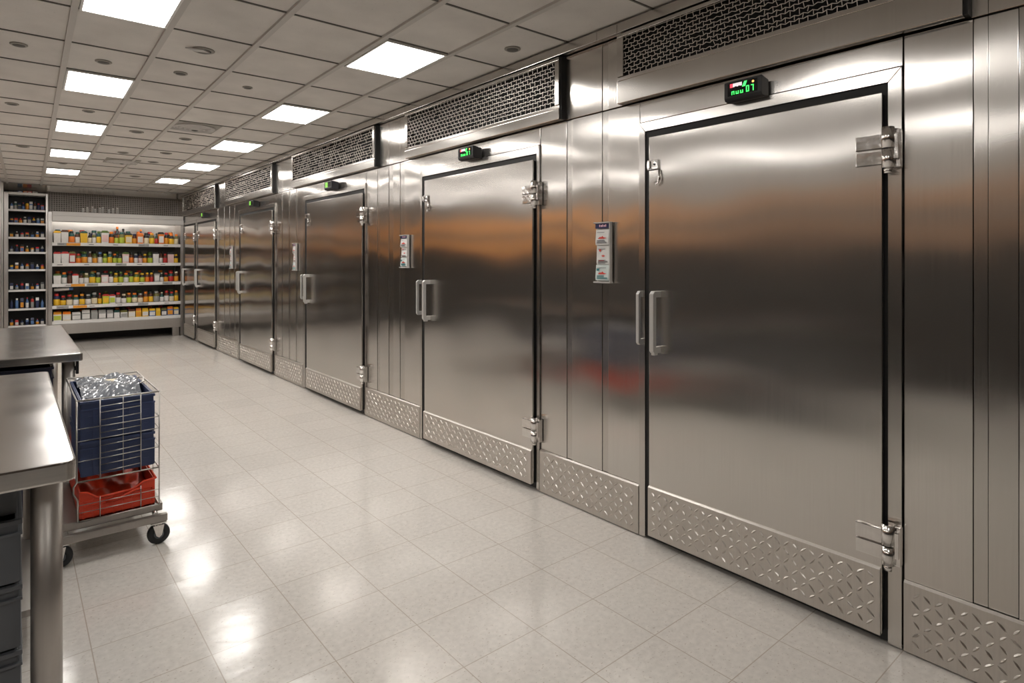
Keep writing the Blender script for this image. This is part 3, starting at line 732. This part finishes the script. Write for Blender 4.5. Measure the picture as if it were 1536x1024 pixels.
def product(shape, x, y, z, w, h, cbody, clabel, ccap, label, cat, group):
    """origin at the base centre. jar / tub / carton / bottle with label and lid as parts"""
    w = round(w, 3); h = round(h, 3)
    if shape == 'jar':
        prof = [(w*.44, 0), (w*.47, .008), (w*.47, h*.70), (w*.40, h*.78), (w*.30, h*.81), (w*.30, h*.83)]
        body = _link('jar', _cached(('jar', w, h), lambda: MB().lathe(prof, (0, 0, 0), 14), M['p_' + cbody]))
        _link('lid', _cached(('lid', w, h), lambda: MB().lathe([(w*.32, h*.82), (w*.33, h*.84), (w*.33, h*.97), (w*.30, h)], (0, 0, 0), 14), M['p_' + ccap]), body)
        _link('paper_label', _cached(('paper_label', w, h), lambda: MB().lathe([(w*.475, h*.04), (w*.485, h*.05), (w*.485, h*.53), (w*.475, h*.54)], (0, 0, 0), 14), M['p_' + clabel]), body)
    elif shape == 'bottle':
        prof = [(w*.42, 0), (w*.46, .008), (w*.46, h*.55), (w*.30, h*.70), (w*.17, h*.78), (w*.17, h*.88)]
        body = _link('bottle', _cached(('bottle', w, h), lambda: MB().lathe(prof, (0, 0, 0), 14), M['p_' + cbody]))
        _link('cap', _cached(('cap', w, h), lambda: MB().lathe([(w*.19, h*.87), (w*.21, h*.88), (w*.21, h*.98), (w*.18, h)], (0, 0, 0), 12), M['p_' + ccap]), body)
        _link('paper_label', _cached(('paper_label', w, h, 1), lambda: MB().lathe([(w*.465, h*.05), (w*.475, h*.06), (w*.475, h*.50), (w*.465, h*.51)], (0, 0, 0), 14), M['p_' + clabel]), body)
    elif shape == 'tub':
        def mk():
            b = MB(); v0 = [(-w*.44, -w*.4), (w*.44, -w*.4), (w*.44, w*.4), (-w*.44, w*.4)]
            A = [b.bm.verts.new((p[0], p[1], 0)) for p in v0]; B = [b.bm.verts.new((p[0]*1.1, p[1]*1.1, h*.82)) for p in v0]
            b.bm.faces.new(A[::-1]); b.bm.faces.new(B)
            for q in range(4): b.bm.faces.new((A[q], A[(q+1) % 4], B[(q+1) % 4], B[q]))
            return b
        body = _link('tub', _cached(('tub', w, h), mk, M['p_' + cbody]))
        _link('lid', _cached(('lid', w, h, 1), lambda: MB().box((-w*.5, -w*.46, h*.82), (w*.5, w*.46, h*.93), bev=.004).box((-w*.36, -w*.32, h*.93), (w*.36, w*.32, h)), M['p_' + ccap]), body)
        _link('paper_label', _cached(('paper_label', w, h, 2), lambda: MB().prism([(-w*.412, h*.12), (-w*.402, h*.12), (-w*.432, h*.66), (-w*.442, h*.66)], 'x', -w*.38, w*.38), M['p_' + clabel]), body)
    else:
        body = _link('carton', _cached(('carton', w, h), lambda: MB().box((-w*.47, -w*.4, 0), (w*.47, w*.4, h*.72), bev=.003), M['p_' + cbody]))
        _link('flap', _cached(('flap', w, h), lambda: MB().prism([(-w*.4, h*.72), (w*.4, h*.72), (w*.1, h), (-w*.1, h)], 'x', -w*.44, w*.44), M['p_' + ccap]), body)
        _link('paper_label', _cached(('paper_label', w, h, 3), lambda: MB().box((-w*.42, -w*.405, h*.1), (w*.42, -w*.401, h*.58)), M['p_' + clabel]), body)
    body.location = (x, y, z + .001)
    tag(body, label, cat, group)
    return body

CW = {'white': 'white', 'cream': 'cream', 'yellow': 'yellow', 'amber': 'amber', 'orange': 'orange', 'red': 'red', 'brown': 'brown', 'green': 'green', 'lime': 'lime', 'navy': 'navy',
      'dark': 'black', 'teal': 'teal', 'grey': 'grey', 'blue': 'blue', 'pink': 'pink', 'olive': 'olive'}
# each entry: shape, body, label, cap, width
T1 = [('tub','white','white','yellow',.10),('tub','white','white','white',.10),('jar','orange','white','dark',.085),('jar','amber','white','teal',.075),('tub','yellow','yellow','teal',.10),
      ('bottle','cream','white','dark',.06),('jar','white','white','grey',.065),('jar','yellow','amber','green',.065),('tub','white','pink','green',.11),('jar','orange','orange','orange',.08),('jar','brown','lime','dark',.065),
      ('jar','lime','yellow','teal',.09),('tub','yellow','cream','dark',.11),('jar','amber','orange','navy',.07),('tub','orange','white','orange',.10),('jar','yellow','cream','dark',.09),('jar','yellow','cream','amber',.085),
      ('bottle','red','white','dark',.055),('tub','orange','white','dark',.095),('jar','amber','amber','red',.075),('jar','yellow','white','orange',.085),('jar','yellow','cream','orange',.07)]
T2 = [('tub','white','white','red',.10),('tub','white','white','red',.105),('tub','red','white','grey',.085),('jar','orange','white','red',.075),('jar','amber','yellow','green',.085),('bottle','cream','white','grey',.065),
      ('jar','olive','amber','green',.07),('jar','white','pink','blue',.07),('jar','green','lime','lime',.065),('jar','yellow','white','grey',.07),('jar','dark','lime','orange',.065),('jar','dark','lime','dark',.07),('tub','pink','white','green',.10),
      ('jar','brown','orange','dark',.07),('jar','navy','white','grey',.065),('jar','brown','pink','dark',.065),('jar','amber','yellow','yellow',.07),('jar','lime','lime','green',.08),('tub','white','white','dark',.095),('jar','brown','white','brown',.065),
      ('jar','red','red','red',.065),('tub','pink','pink','grey',.10),('jar','yellow','orange','yellow',.075)]
T3 = [('tub','white','white','green',.10),('jar','cream','white','orange',.075),('jar','brown','brown','dark',.06),('tub','white','white','red',.085),('jar','brown','white','dark',.065),('jar','white','white','cream',.07),('jar','yellow','amber','olive',.085),
      ('jar','dark','lime','grey',.07),('tub','pink','white','dark',.10),('jar','white','cream','green',.07),('jar','lime','yellow','yellow',.065),('jar','dark','lime','green',.07),('jar','green','white','orange',.075),('jar','lime','lime','green',.065),('jar','green','yellow','amber',.085),
      ('jar','dark','lime','yellow',.08),('jar','brown','orange','yellow',.065),('jar','red','white','yellow',.06),('tub','grey','white','white',.085),('bottle','dark','white','cream',.065),('jar','dark','amber','red',.065),('jar','red','pink','red',.085),('jar','yellow','amber','cream',.07)]
T4 = [('jar','navy','yellow','red',.085),('jar','dark','yellow','red',.075),('jar','dark','cream','red',.085),('jar','teal','white','orange',.08),('jar','dark','yellow','amber',.075),('jar','dark','white','grey',.085),('jar','dark','cream','grey',.08),('bottle','brown','yellow','red',.06),
      ('tub','lime','yellow','red',.095),('tub','white','lime','red',.085),('jar','brown','white','red',.08),('jar','white','white','cream',.075),('jar','brown','lime','orange',.07),('jar','cream','yellow','orange',.085),('jar','brown','cream','grey',.08),('jar','brown','amber','orange',.075),('jar','brown','yellow','dark',.07),
      ('jar','grey','grey','grey',.095),('bottle','white','white','cream',.065),('jar','brown','white','red',.075),('jar','teal','cream','red',.075),('jar','olive','yellow','orange',.065)]
T5 = [('carton','white','lime','amber',.105),('carton','cream','white','orange',.105),('carton','grey','white','white',.115),('carton','grey','white','white',.11),('carton','grey','grey','grey',.085),('carton','grey','white','grey',.10),('carton','grey','white','grey',.085),('carton','white','white','teal',.075),
      ('carton','white','grey','olive',.095),('carton','cream','white','brown',.095),('carton','yellow','amber','orange',.075),('carton','yellow','white','yellow',.09),('carton','blue','white','yellow',.085),('carton','yellow','yellow','yellow',.065),('carton','navy','white','olive',.075),('carton','blue','amber','orange',.085),('carton','blue','cream','yellow',.075)]
SHN = ['top', 'second', 'third', 'fourth', 'bottom']
HH = [.205, .185, .185, .185, .15]
R = random.Random(11)
for k, lst in enumerate((T1, T2, T3, T4, T5)):
    tot = sum(e[4] for e in lst); gap = (X1 - X0 - .04 - tot) / (len(lst) - 1)
    x = X0 + .02
    for j, (sh, cb, cl, cc, w) in enumerate(lst):
        if sh in ('jar', 'bottle'):
            if cb not in ('dark', 'brown', 'navy', 'teal', 'olive', 'green'): cl, cb = (cb if (j + k) % 3 else cl), ['dark', 'brown', 'olive', 'dark', 'teal'][(j * 2 + k) % 5]
        elif sh == 'tub' and cc in ('white', 'yellow', 'grey') and j: cc = ['dark', 'brown', 'olive'][j % 3]
        ww = w + min(gap, .012) if gap > 0 else w + gap
        h = HH[k] * R.uniform(.86, 1.08)
        n = len(lst)
        pos = f'{ORD[j]} from left' if j < n // 2 + 1 else f'{ORD[n - 1 - j]} from right'
        if j == 0: pos = 'leftmost'
        if j == n - 1: pos = 'rightmost'
        lab = f'{CW[cb]} {sh} with {CW[cl]} label and {CW[cc]} {"top" if sh == "carton" else "lid"}, {pos} on {SHN[k]} wide shelf'
        product(sh, x + w / 2, YB + .075 + R.uniform(-.008, .012), SH[k], ww, h, cb, cl, cc, lab, sh, f'packs on the {SHN[k]} shelf of the wide unit')
        x += w + gap
# second layer on the top shelf: small packs standing on the lids seen at the middle, and a tall bottle pair behind
for j, (x, w, h, cb, cl, cc, lab) in enumerate([(1.44, .085, .30, 'dark', 'orange', 'orange', 'tall black bottle with orange cap, tallest in the middle of the top shelf'),
                                            (1.53, .09, .27, 'dark', 'yellow', 'dark', 'tall black bottle with yellow label right of the orange-capped bottle'),
                                            (1.80, .085, .265, 'navy', 'orange', 'orange', 'tall navy bottle with orange cap in the back row of the top shelf')]):
    product('bottle', x, YB + .21, SH[0], w, h, cb, cl, cc, lab, 'bottle', 'tall bottles behind the top row')
# dark back rows of jars, seen between the front packs
for k in range(5):
    xs = [X0 + .09 + .17 * q for q in range(11)]
    for q, x in enumerate(xs):
        cb = ['dark', 'teal', 'brown', 'navy', 'olive'][(q + k) % 5]; cc = ['teal', 'dark', 'orange', 'dark', 'red', 'green'][(q * 2 + k) % 6]
        product('jar', x, YB + .34, SH[k], .11, HH[k] * (1.12 if k < 4 else 1.05), cb, cb, cc,
                f'{CW[cb]} jar with {CW[cc]} lid, back row of {SHN[k]} wide shelf, {ORD[q]} from left', 'jar', f'back row jars on the {SHN[k]} shelf')
# loose rolled packet on its side on the fourth shelf top left
p = MB().cyl((X0 + .03, YB + .08, SH[2] - .10), (X0 + .28, YB + .08, SH[2] - .085), .024, 14)
o = p.done('hanging_packet', M['p_white'], loc=(X0 + .15, YB + .08, SH[2] - .12))
tag(o, 'white and blue packet hung under the third shelf at its left end', 'packet')
MB().cyl((X0 + .23, YB + .08, SH[2] - .087), (X0 + .285, YB + .08, SH[2] - .084), .0255, 14).done('blue_end', M['p_blue'], o)
MB().box((X0 + .07, YB + .078, SH[2] - .075), (X0 + .075, YB + .082, SH[2] - .0295)).box((X0 + .2, YB + .078, SH[2] - .07), (X0 + .205, YB + .082, SH[2] - .0295)).done('hanger', M['wire'], o)
# clear jars on top of the fascia
xs = [.93, .99, 1.06, 1.10, 1.17, 1.21, 1.30, 1.36, 1.42]
for j, x in enumerate(xs):
    h = .08 + .035 * ((j * 7) % 3) / 2
    b = MB().lathe([(.018, 0), (.022, .004), (.023, h * .75), (.014, h * .82), (.014, h * .86)], (x, YB + .05, 2.2055), 12)
    o = b.done('clear_jar', M['clear'], loc=(x, YB + .05, 2.2055))
    tag(o, f'small clear jar on top of the shelf unit, {ORD[j]} from the left', 'jar', 'clear jars on top of the shelf unit')
    MB().lathe([(.016, h * .86), (.017, h * .88), (.016, h)], (x, YB + .05, 2.2055), 12).done('lid', M['p_white'], o)

# ------------------------------------------------------------------ tall dark cabinet left of it
CZ = [2.215, 1.998, 1.77, 1.53, 1.248, .92, .617, .345]
CX0, CX1 = -.045, .425
t = thing('tall_display_cabinet', 'tall narrow dark display cabinet with eight pale shelf edges, left of wide shelves', 'cabinet', (.19, YB + .2, 0))
MB().box((CX0, YB + .40, .1), (CX1, YB + .44, 2.49)).done('back_panel', M['dark'], t)
for a, c in ((CX0 - .055, CX0 - .001), (CX1 + .001, CX1 + .028)):
    MB().box((a, YB - .01, 0), (c, YB + .44, 2.49), bev=.004).done('side_post', M['back_steel'], t)
MB().box((CX0, YB - .01, 2.455), (CX1, YB + .40, 2.49), bev=.003).done('top', M['shelf_grey'], t)
MB().box((CX0, YB + .0, .0), (CX1, YB + .40, .3), bev=.003).done('base_panel', M['back_steel'], t)
for z in CZ:
    s = MB().box((CX0, YB + .02, z - .02), (CX1, YB + .40, z)).done('shelf', M['dark'], t)
    MB().box((CX0, YB - .005, z - .028), (CX1, YB + .019, z + .004), bev=.002).done('shelf_edge', M['shelf_grey'], s)
CP = [['blue','teal','olive','navy','yellow','blue','brown','navy','red'], ['amber','orange','red','dark','navy','yellow','grey','teal'], ['olive','brown','red','yellow','dark','blue','grey'],
      ['navy','dark','orange','olive','amber','blue','grey'], ['yellow','navy','blue','amber','navy','white','red'], ['navy','blue','red','white','dark','blue','grey'], ['navy','blue','navy','blue','red','navy','blue'], ['navy','red','navy','blue','navy','blue','navy']]
CHT = [.13, .10, .10, .11, .11, .12, .17, .11]
for k, cols in enumerate(CP):
    n = len(cols)
    for j, cb in enumerate(cols):
        x = CX0 + .04 + (CX1 - CX0 - .08) * j / (n - 1)
        sh = ['bottle', 'jar', 'carton'][(j + k) % 3]; w = .045
        cl = ['white', 'navy', 'amber', 'grey', 'blue'][(j * 3 + k) % 5]; cc = ['dark', 'white', 'navy', 'red'][(j + 2 * k) % 4]
        pos = 'leftmost' if j == 0 else ('rightmost' if j == n - 1 else f'{ORD[j]} from left')
        lab = f'small {CW[cb]} {sh} with {CW[cl]} label, {pos}, {ORD[k]} dark-cabinet shelf from the top'
        product(sh, x, YB + .075, CZ[k], w, CHT[k] * R.uniform(.75, 1.1), cb, cl, cc, lab, sh, f'small packs on the {ORD[k]} cabinet shelf')
for j, (cb, x) in enumerate((('blue', .1), ('orange', .17), ('red', .22), ('white', .29))):
    b = MB().box((x - .03, YB + .03, 2.491), (x + .03, YB + .12, 2.52), bev=.003)
    o = b.done('flat_box', M['p_' + cb], loc=(x, YB + .07, 2.491)); tag(o, f'flat {cb} box lying on top of the dark cabinet', 'box', 'flat boxes on top of the dark cabinet')
    MB().box((x - .02, YB + .028, 2.497), (x + .02, YB + .0295, 2.512)).done('paper_label', M['p_white' if cb != 'white' else 'p_grey'], o)
# steel column at the left edge
tag(MB().box((-.20, YB - .45, 0), (-.13, YB + .5, H + .01), bev=.006).box((-.128, YB - .38, 0), (-.105, YB + .45, 2.6), bev=.003).done('trim_column', M['back_steel']), kind='structure')

# ------------------------------------------------------------------ worktables
def rounded_rect(x0, x1, y0, y1, r, seg=5, corners=(1, 1, 1, 1)):
    pts = []
    for (cx, cy, a0, on) in ((x1 - r, y0 + r, -PI/2, corners[0]), (x1 - r, y1 - r, 0, corners[1]), (x0 + r, y1 - r, PI/2, corners[2]), (x0 + r, y0 + r, PI, corners[3])):
        for k in range(seg + 1):
            a = a0 + PI/2 * k / seg; pts.append((cx + r * math.cos(a), cy + r * math.sin(a)))
    return pts
def worktable(lab, x0, x1, y0, y1, zt, th, rc, lx, ly, lr):
    t = thing('worktable', lab, 'table', ((x0 + x1) / 2, (y0 + y1) / 2, 0), 'steel worktables at the left')
    b = MB().prism(rounded_rect(x0, x1, y0, y1, rc), 'z', zt - th, zt, bev=.006)
    for f in b.bm.faces: f.smooth = False
    b.done('tabletop', M['table'], t)
    for (px, py) in ((lx, ly), (lx, y1 - .12), (x0 + .1, ly), (x0 + .1, y1 - .12)):
        l = MB().cyl((px, py, .03), (px, py, zt - th), lr, 28).done('leg', M['leg'], t)
        MB().cyl((px, py, 0), (px, py, .03), lr * .75, 20, lr * .9).done('foot', M['black'], l)
    MB().box((x0 + .1, y0 + .80, .14), (lx, y1 - .1, .165), bev=.004).done('undershelf', M['leg'], t)
    MB().box((x0 + .08, y0 + .07, zt - th - .045), (lx + lr * .4, y0 + .09, zt - th - .001)).done('apron', M['leg'], t) if False else None
    return t
worktable('near steel worktable with rounded corner and thick round leg, grey crates beneath', -1.25, .130, 1.925, 3.56, .88, .052, .03, .072, 2.045, .035)
ft = worktable('far steel worktable behind the near one, reaching toward the shelves', -1.25, .305, 4.13, 6.02, .88, .045, .012, .245, 4.215, .031)

MB().box((.278, 4.19, .755), (.292, 4.225, .832), bev=.004).box((.262, 4.20, .775), (.28, 4.22, .80), bev=.003).done('leg_clamp', M['black'], ft)
# grey crates under the near table
def crate(name, lab, cat, group, x0, x1, y0, y1, z0, h, mat, inner, grid=True, ribs=4, rim=.012):
    t = thing(name, lab, cat, ((x0 + x1) / 2, (y0 + y1) / 2, z0), group)
    w = .006
    b = MB()
    b.box((x0 + .006, y0 + .006, z0), (x1 - .006, y1 - .006, z0 + .008))
    b.box((x0, y0, z0 + .002), (x1, y0 + w, z0 + h), bev=.001); b.box((x0, y1 - w, z0 + .002), (x1, y1, z0 + h), bev=.001)
    b.box((x0, y0 + w, z0 + .002), (x0 + w, y1 - w, z0 + h), bev=.001); b.box((x1 - w, y0 + w, z0 + .002), (x1, y1 - w, z0 + h), bev=.001)
    body = b.done('body', mat, t)
    r = MB(); e = rim
    for za, zb in ((z0 + h - .012, z0 + h), (z0 + h * .76, z0 + h * .76 + .008)):
        r.box((x0 - e, y0 - e, za), (x1 + e, y0 - .0005, zb), bev=.002); r.box((x0 - e, y1 + .0005, za), (x1 + e, y1 + e, zb), bev=.002)
        r.box((x0 - e, y0, za), (x0 - .0005, y1, zb), bev=.002); r.box((x1 + .0005, y0, za), (x1 + e, y1, zb), bev=.002)
    r.done('rim', mat, t)
    s = MB(); e2 = e * .55
    for k in range(ribs + 1):
        xx = x0 + (x1 - x0) * k / ribs
        s.box((xx - .004, y0 - e2, z0 + .006), (xx + .004, y0 - .0005, z0 + h * .76))
        yy = y0 + (y1 - y0) * k / ribs
        s.box((x1 + .0005, yy - .004, z0 + .006), (x1 + e2, yy + .004, z0 + h * .76))
    if grid:
        for q in (.22, .4, .58): s.box((x0 + .02, y0 - e2 * .6, z0 + h * q), (x1 - .02, y0 - .0005, z0 + h * q + .006))
        for q in (.22, .4, .58): s.box((x1 + .0005, y0 + .02, z0 + h * q), (x1 + e2 * .6, y1 - .02, z0 + h * q + .006))
    s.done('rib', mat, t)
    return t
pos = ['bottom', 'second from the bottom', 'third from the bottom', 'fourth from the bottom']
for k in range(4):
    crate('storage_crate', f'charcoal grey plastic crate under the near table, {pos[k]} of its stack', 'crate', 'grey crates under the near table',
          -.40, .012, 2.10, 2.66, .002 + k * .176, .172, M['crate_grey'], None, grid=False, ribs=2, rim=.010)
crate('storage_crate', 'shallow charcoal tray on top of the grey crate stack under the near table', 'crate', 'grey crates under the near table',
      -.40, .004, 2.13, 2.66, .002 + 4 * .176, .105, M['crate_grey'], None, grid=False, ribs=2, rim=.008)
for k in range(3):
    crate('storage_crate', f'dark navy plastic crate under the far table, {["bottom", "middle", "topmost"][k]} of its stack', 'crate', 'navy crates under the far table',
          -.30, .17, 4.32, 4.92, .19 + k * .205 - (.19 if 0 else 0) + .0, .20, M['crate_blue_in'], None, grid=False, ribs=3, rim=.010) if False else \
    crate('storage_crate', f'dark navy plastic crate under the far table, {["bottom", "middle", "topmost"][k]} of its stack', 'crate', 'navy crates under the far table',
          -.30, .17, 4.20, 4.66, .002 + k * .27, .265, M['crate_blue_in'], None, grid=False, ribs=3, rim=.010)

# ------------------------------------------------------------------ trolley with crates
TX0, TX1, TY0, TY1 = .135, .575, 3.40, 4.10
t = thing('trolley', 'low steel wheeled trolley carrying a red and two navy crates beside the worktables', 'trolley', (.38, 3.75, 0))
b = MB()
b.box((TX0, TY0 + .03, .15), (TX1 + .005, TY0 + .065, .188), bev=.006); b.box((TX0, TY1 - .035, .15), (TX1, TY1, .188), bev=.006)
b.box((TX0, TY0 + .066, .15), (TX0 + .035, TY1 - .036, .188), bev=.006); b.box((TX1 - .03, TY0 + .066, .15), (TX1 + .005, TY1 - .036, .188), bev=.006)
b.box((TX0 + .036, TY0 + .066, .176), (TX1 - .031, TY1 - .036, .186))
b.done('deck_frame', M['leg'], t)
for yy in (TY0 - .012, TY1 - .05):
    MB().box((TX0, yy, .108), (TX1 + .02, yy + .03, .143), bev=.005).done('lower_bar', M['leg'], t)
for xx in (.545, .16): MB().cyl((xx, 3.41, .143), (xx, 3.44, .152), .012, 12).done('spacer', M['polish'], t)
for (cx, cy) in ((.555, 3.405), (.165, 3.42), (.555, 4.06), (.165, 4.06)):
    a = .5
    f = MB()
    f.box((cx - .035, cy - .025, .102), (cx + .035, cy + .025, .110), bev=.002)
    f.cyl((cx, cy, .09), (cx, cy, .103), .02, 16)
    for s_ in (-1, 1):
        f.prism([(cx - .024, .095), (cx + .024, .095), (cx + .014, .045), (cx + .002, .036), (cx - .010, .045)], 'y', cy + s_ * .021 - .002, cy + s_ * .021 + .002)
    c = f.done('caster', M['polish'], t)
    w = MB()
    prof = [(.022, -.015), (.044, -.015), (.0495, -.009), (.0495, .009), (.044, .015), (.022, .015)]
    seg = 28; rings = []
    for r_, yy in prof:
        rings.append([w.bm.verts.new((cx + .002 + r_ * math.cos(2*PI*k/seg), cy + yy, .05 + r_ * math.sin(2*PI*k/seg))) for k in range(seg)])
    for q in range(len(prof)):
        A = rings[q]; B = rings[(q + 1) % len(prof)]
        for k in range(seg): w.bm.faces.new((A[k], A[(k+1) % seg], B[(k+1) % seg], B[k])).smooth = True
    wo = w.done('wheel', M['tyre'], c)
    MB().cyl((cx + .002, cy - .018, .05), (cx + .002, cy + .018, .05), .0215, 20).done('hub', M['hub'], wo)

RX0, RX1, RY0, RY1 = .240, .545, 3.425, 4.06
def tapered_crate(name, lab, x0, x1, y0, y1, z0, h, mat, front_h):
    t = thing(name, lab, 'crate', ((x0 + x1) / 2, (y0 + y1) / 2, z0))
    b = MB(); w = .006
    b.box((x0, y0, z0), (x1, y1, z0 + .008))
    b.prism([(x0, z0), (x1, z0), (x1, z0 + h), (x1 - .05, z0 + h * .96), (x1 - .09, z0 + front_h), (x0 + .07, z0 + front_h * .93), (x0 + .03, z0 + h * .96), (x0, z0 + h)][::1], 'y', y0, y0 + w)
    b.box((x0, y1 - w, z0), (x1, y1, z0 + h + .05)); b.box((x0, y0 + w, z0), (x0 + w, y1 - w, z0 + h)); b.box((x1 - w, y0 + w, z0), (x1, y1 - w, z0 + h))
    b.done('body', mat, t)
    r = MB()
    r.tube([(x0, y0 - .003, z0 + h), (x0 + .03, y0 - .004, z0 + h * .96), (x0 + .07, y0 - .004, z0 + front_h * .93), (x1 - .09, y0 - .004, z0 + front_h), (x1 - .05, y0 - .004, z0 + h * .96), (x1, y0 - .003, z0 + h)], .0055, 8)
    r.tube([(x1 + .003, y0, z0 + h), (x1 + .003, y1, z0 + h)], .0055, 8)
    r.done('rim', mat, t)
    s = MB()
    for k in range(8):
        xx = x0 + .015 + (x1 - x0 - .03) * k / 7; s.box((xx - .003, y0 - .004, z0 + .004), (xx + .003, y0 - .0003, z0 + front_h * .9))
    for q in (.18, .42, .62): s.box((x0 + .004, y0 - .004, z0 + h * q), (x1 - .004, y0 - .0003, z0 + h * q + .004))
    s.tube([(x0 + .10, y0 - .007, z0 + h * .52), (x0 + .16, y0 - .01, z0 + h * .56), (x1 - .10, y0 - .012, z0 + h * .70), (x1 - .055, y0 - .006, z0 + h * .76)], .006, 8)
    s.done('rib', mat, t)
    return t
tapered_crate('red_crate', 'bright red open plastic crate on the trolley deck below the navy crates', RX0, RX1, RY0, RY1, .190, .13, M['crate_red'], .10)
# red film lying in the red crate
b = MB(); nx, ny = 14, 18; R = random.Random(5); V = []
for i in range(nx + 1):
    V.append([b.bm.verts.new((RX0 + .012 + (RX1 - RX0 - .024) * i / nx, RY0 + .012 + (RY1 - RY0 - .03) * j / ny, .235 + .02 * math.sin(i * 1.1) * math.cos(j * .8) + R.uniform(0, .015) + .03 * j / ny)) for j in range(ny + 1)])
for i in range(nx):
    for j in range(ny): b.bm.faces.new((V[i][j], V[i+1][j], V[i+1][j+1], V[i][j+1])).smooth = True
o = b.done('crumpled_red_liner', M['crate_red'], loc=(.39, 3.74, .205)); tag(o, 'crumpled red plastic liner lying in the red crate', 'liner')

# wire basket standing on the deck, holding the navy crates
t = thing('wire_basket', 'tall wire basket on the trolley caging the navy crates', 'basket', (.39, 3.74, .19))
bx0, bx1, by0, by1, zb, zm, zt = RX0 - .012, RX1 + .014, RY0 - .028, RY1 + .014, .192, .378, .752
r = .0026
def wpart(name, pts, r, seg=6, closed=False): return MB().tube(pts, r, seg, closed=closed).done(name, M['wire'], t)
wpart('hoop', [(bx0, by0, zt), (bx1, by0, zt), (bx1, by1, zt), (bx0, by1, zt)], .0040, 8, True)
wpart('hoop', [(bx0, by0, zm), (bx1, by0, zm), (bx1, by1, zm), (bx0, by1, zm)], .0036, 8, True)
wpart('foot_wire', [(bx0, by0, zb + .002), (bx1, by0, zb + .002), (bx1, by1, zb + .002)], .0044)
for (x, y) in ((bx1, by0), (bx1, by1), (bx0, by1)): wpart('corner_post', [(x, y, zb), (x, y, zt)], r)
wpart('corner_post', [(bx0, by0, zt), (bx0, by0, zm + .01), (bx0, by0, zm), (bx0 - .012, by0, zm - .02), (bx0 - .012, by0, zm - .05), (bx0 + .004, by0, zm - .085), (bx0 + .004, by0, zb)], .0042)
for q in (.27, .545, .765):
    x = bx0 + (bx1 - bx0) * q
    if q != .545: wpart('upright', [(x, by0, .20), (x, by0, .29 + .02 * q)], r * .8)
    wpart('upright', [(x, by0, zm), (x, by0, zt)], r * (1 if q != .545 else .7))
for q in (.25, .5, .75):
    y = by0 + (by1 - by0) * q; wpart('upright', [(bx1, y, zb), (bx1, y, zt)], r * .8)
for z in (.412, .445, .475, .50, .535, .568, .595, .625, .655, .69, .718):
    full = z in (.475, .568, .625)
    xa = bx0 if full else bx0 + (bx1 - bx0) * .27; xb_ = bx1 if full else bx0 + (bx1 - bx0) * .765
    pts = [(xa, by0, z - .004), ((xa + xb_) / 2, by0 - .003, z), (xb_, by0, z + .004)]
    if full: pts += [(bx1, by1, z + .004)]
    wpart('cross_wire', pts, r * .8)
for z in (.235, .27): wpart('cross_wire', [(bx0 + .004, by0, z), (bx1, by0, z)], r * .7)
crate('navy_crate', 'lower navy blue plastic crate in the wire basket on the trolley', 'crate', 'navy crates in the wire basket', RX0 + .008, RX1 - .004, RY0 + .008, RY1 - .006, .385, .165, M['crate_blue'], None, ribs=6, rim=.006)
crate('navy_crate', 'upper navy blue plastic crate in the wire basket, plastic film on top', 'crate', 'navy crates in the wire basket', RX0 + .008, RX1 - .004, RY0 + .008, RY1 - .006, .553, .185, M['crate_blue'], None, ribs=6, rim=.006)
# crumpled film in the upper crate
b = MB(); nx, ny = 26, 34; R = random.Random(8); V = []
for i in range(nx + 1):
    row = []
    for j in range(ny + 1):
        x = RX0 + .022 + (RX1 - RX0 - .05) * i / nx; y = RY0 + .17 + (RY1 - RY0 - .19) * j / ny
        z = .706 + .046 * min(1, j / 8) + .008 * math.sin(x * 41 + y * 13) + .007 * math.sin(y * 37 - x * 22) + R.uniform(-.004, .004)
        row.append(b.bm.verts.new((x, y, z)))
    V.append(row)
for i in range(nx):
    for j in range(ny): b.bm.faces.new((V[i][j], V[i+1][j], V[i+1][j+1], V[i][j+1]))
o = b.done('plastic_film', M['bag'], loc=(.39, 3.82, .69)); tag(o, 'crumpled grey plastic film lying over the top navy crate', 'plastic film')
pt = MB().box((.36, 3.86, .748), (.45, 3.92, .752)); pt.done('film_label', M['p_cream'], o)
sld = o.modifiers.new('thickness', 'SOLIDIFY'); sld.thickness = .002
# carrier strap loop at the back right of the crate
b = MB().tube([(.505, 3.80, .752), (.53, 3.78, .772), (.543, 3.76, .770), (.54, 3.72, .755), (.52, 3.70, .75)], .004, 8)
o = b.done('cable_loop', M['wire'], loc=(.525, 3.75, .75)); tag(o, 'grey wire loop resting at the right rim of the top navy crate', 'wire loop')

# ------------------------------------------------------------------ camera, view, world
cam = bpy.data.cameras.new('camera'); co = bpy.data.objects.new('camera', cam); COL.objects.link(co)
co.location = (0, 0, 1.4)
co.rotation_euler = (PI / 2, 0, -math.radians(39.7795))
cam.sensor_width = 36; cam.lens = 900.83 * 36 / 1536
cam.shift_y = -(512 - 390) / 1536
cam.clip_start = .05
SC.camera = co
w = bpy.data.worlds.new('world'); SC.world = w; w.use_nodes = True
w.node_tree.nodes['Background'].inputs[0].default_value = (.05, .05, .05, 1)
w.node_tree.nodes['Background'].inputs[1].default_value = .3
SC.view_settings.view_transform = 'Standard'
SC.view_settings.look = 'None'
SC.view_settings.exposure = .33
SC.cycles.max_bounces = 10
SC.cycles.diffuse_bounces = 5
SC.cycles.glossy_bounces = 5
SC.cycles.sample_clamp_indirect = 6
SC.cycles.caustics_reflective = True
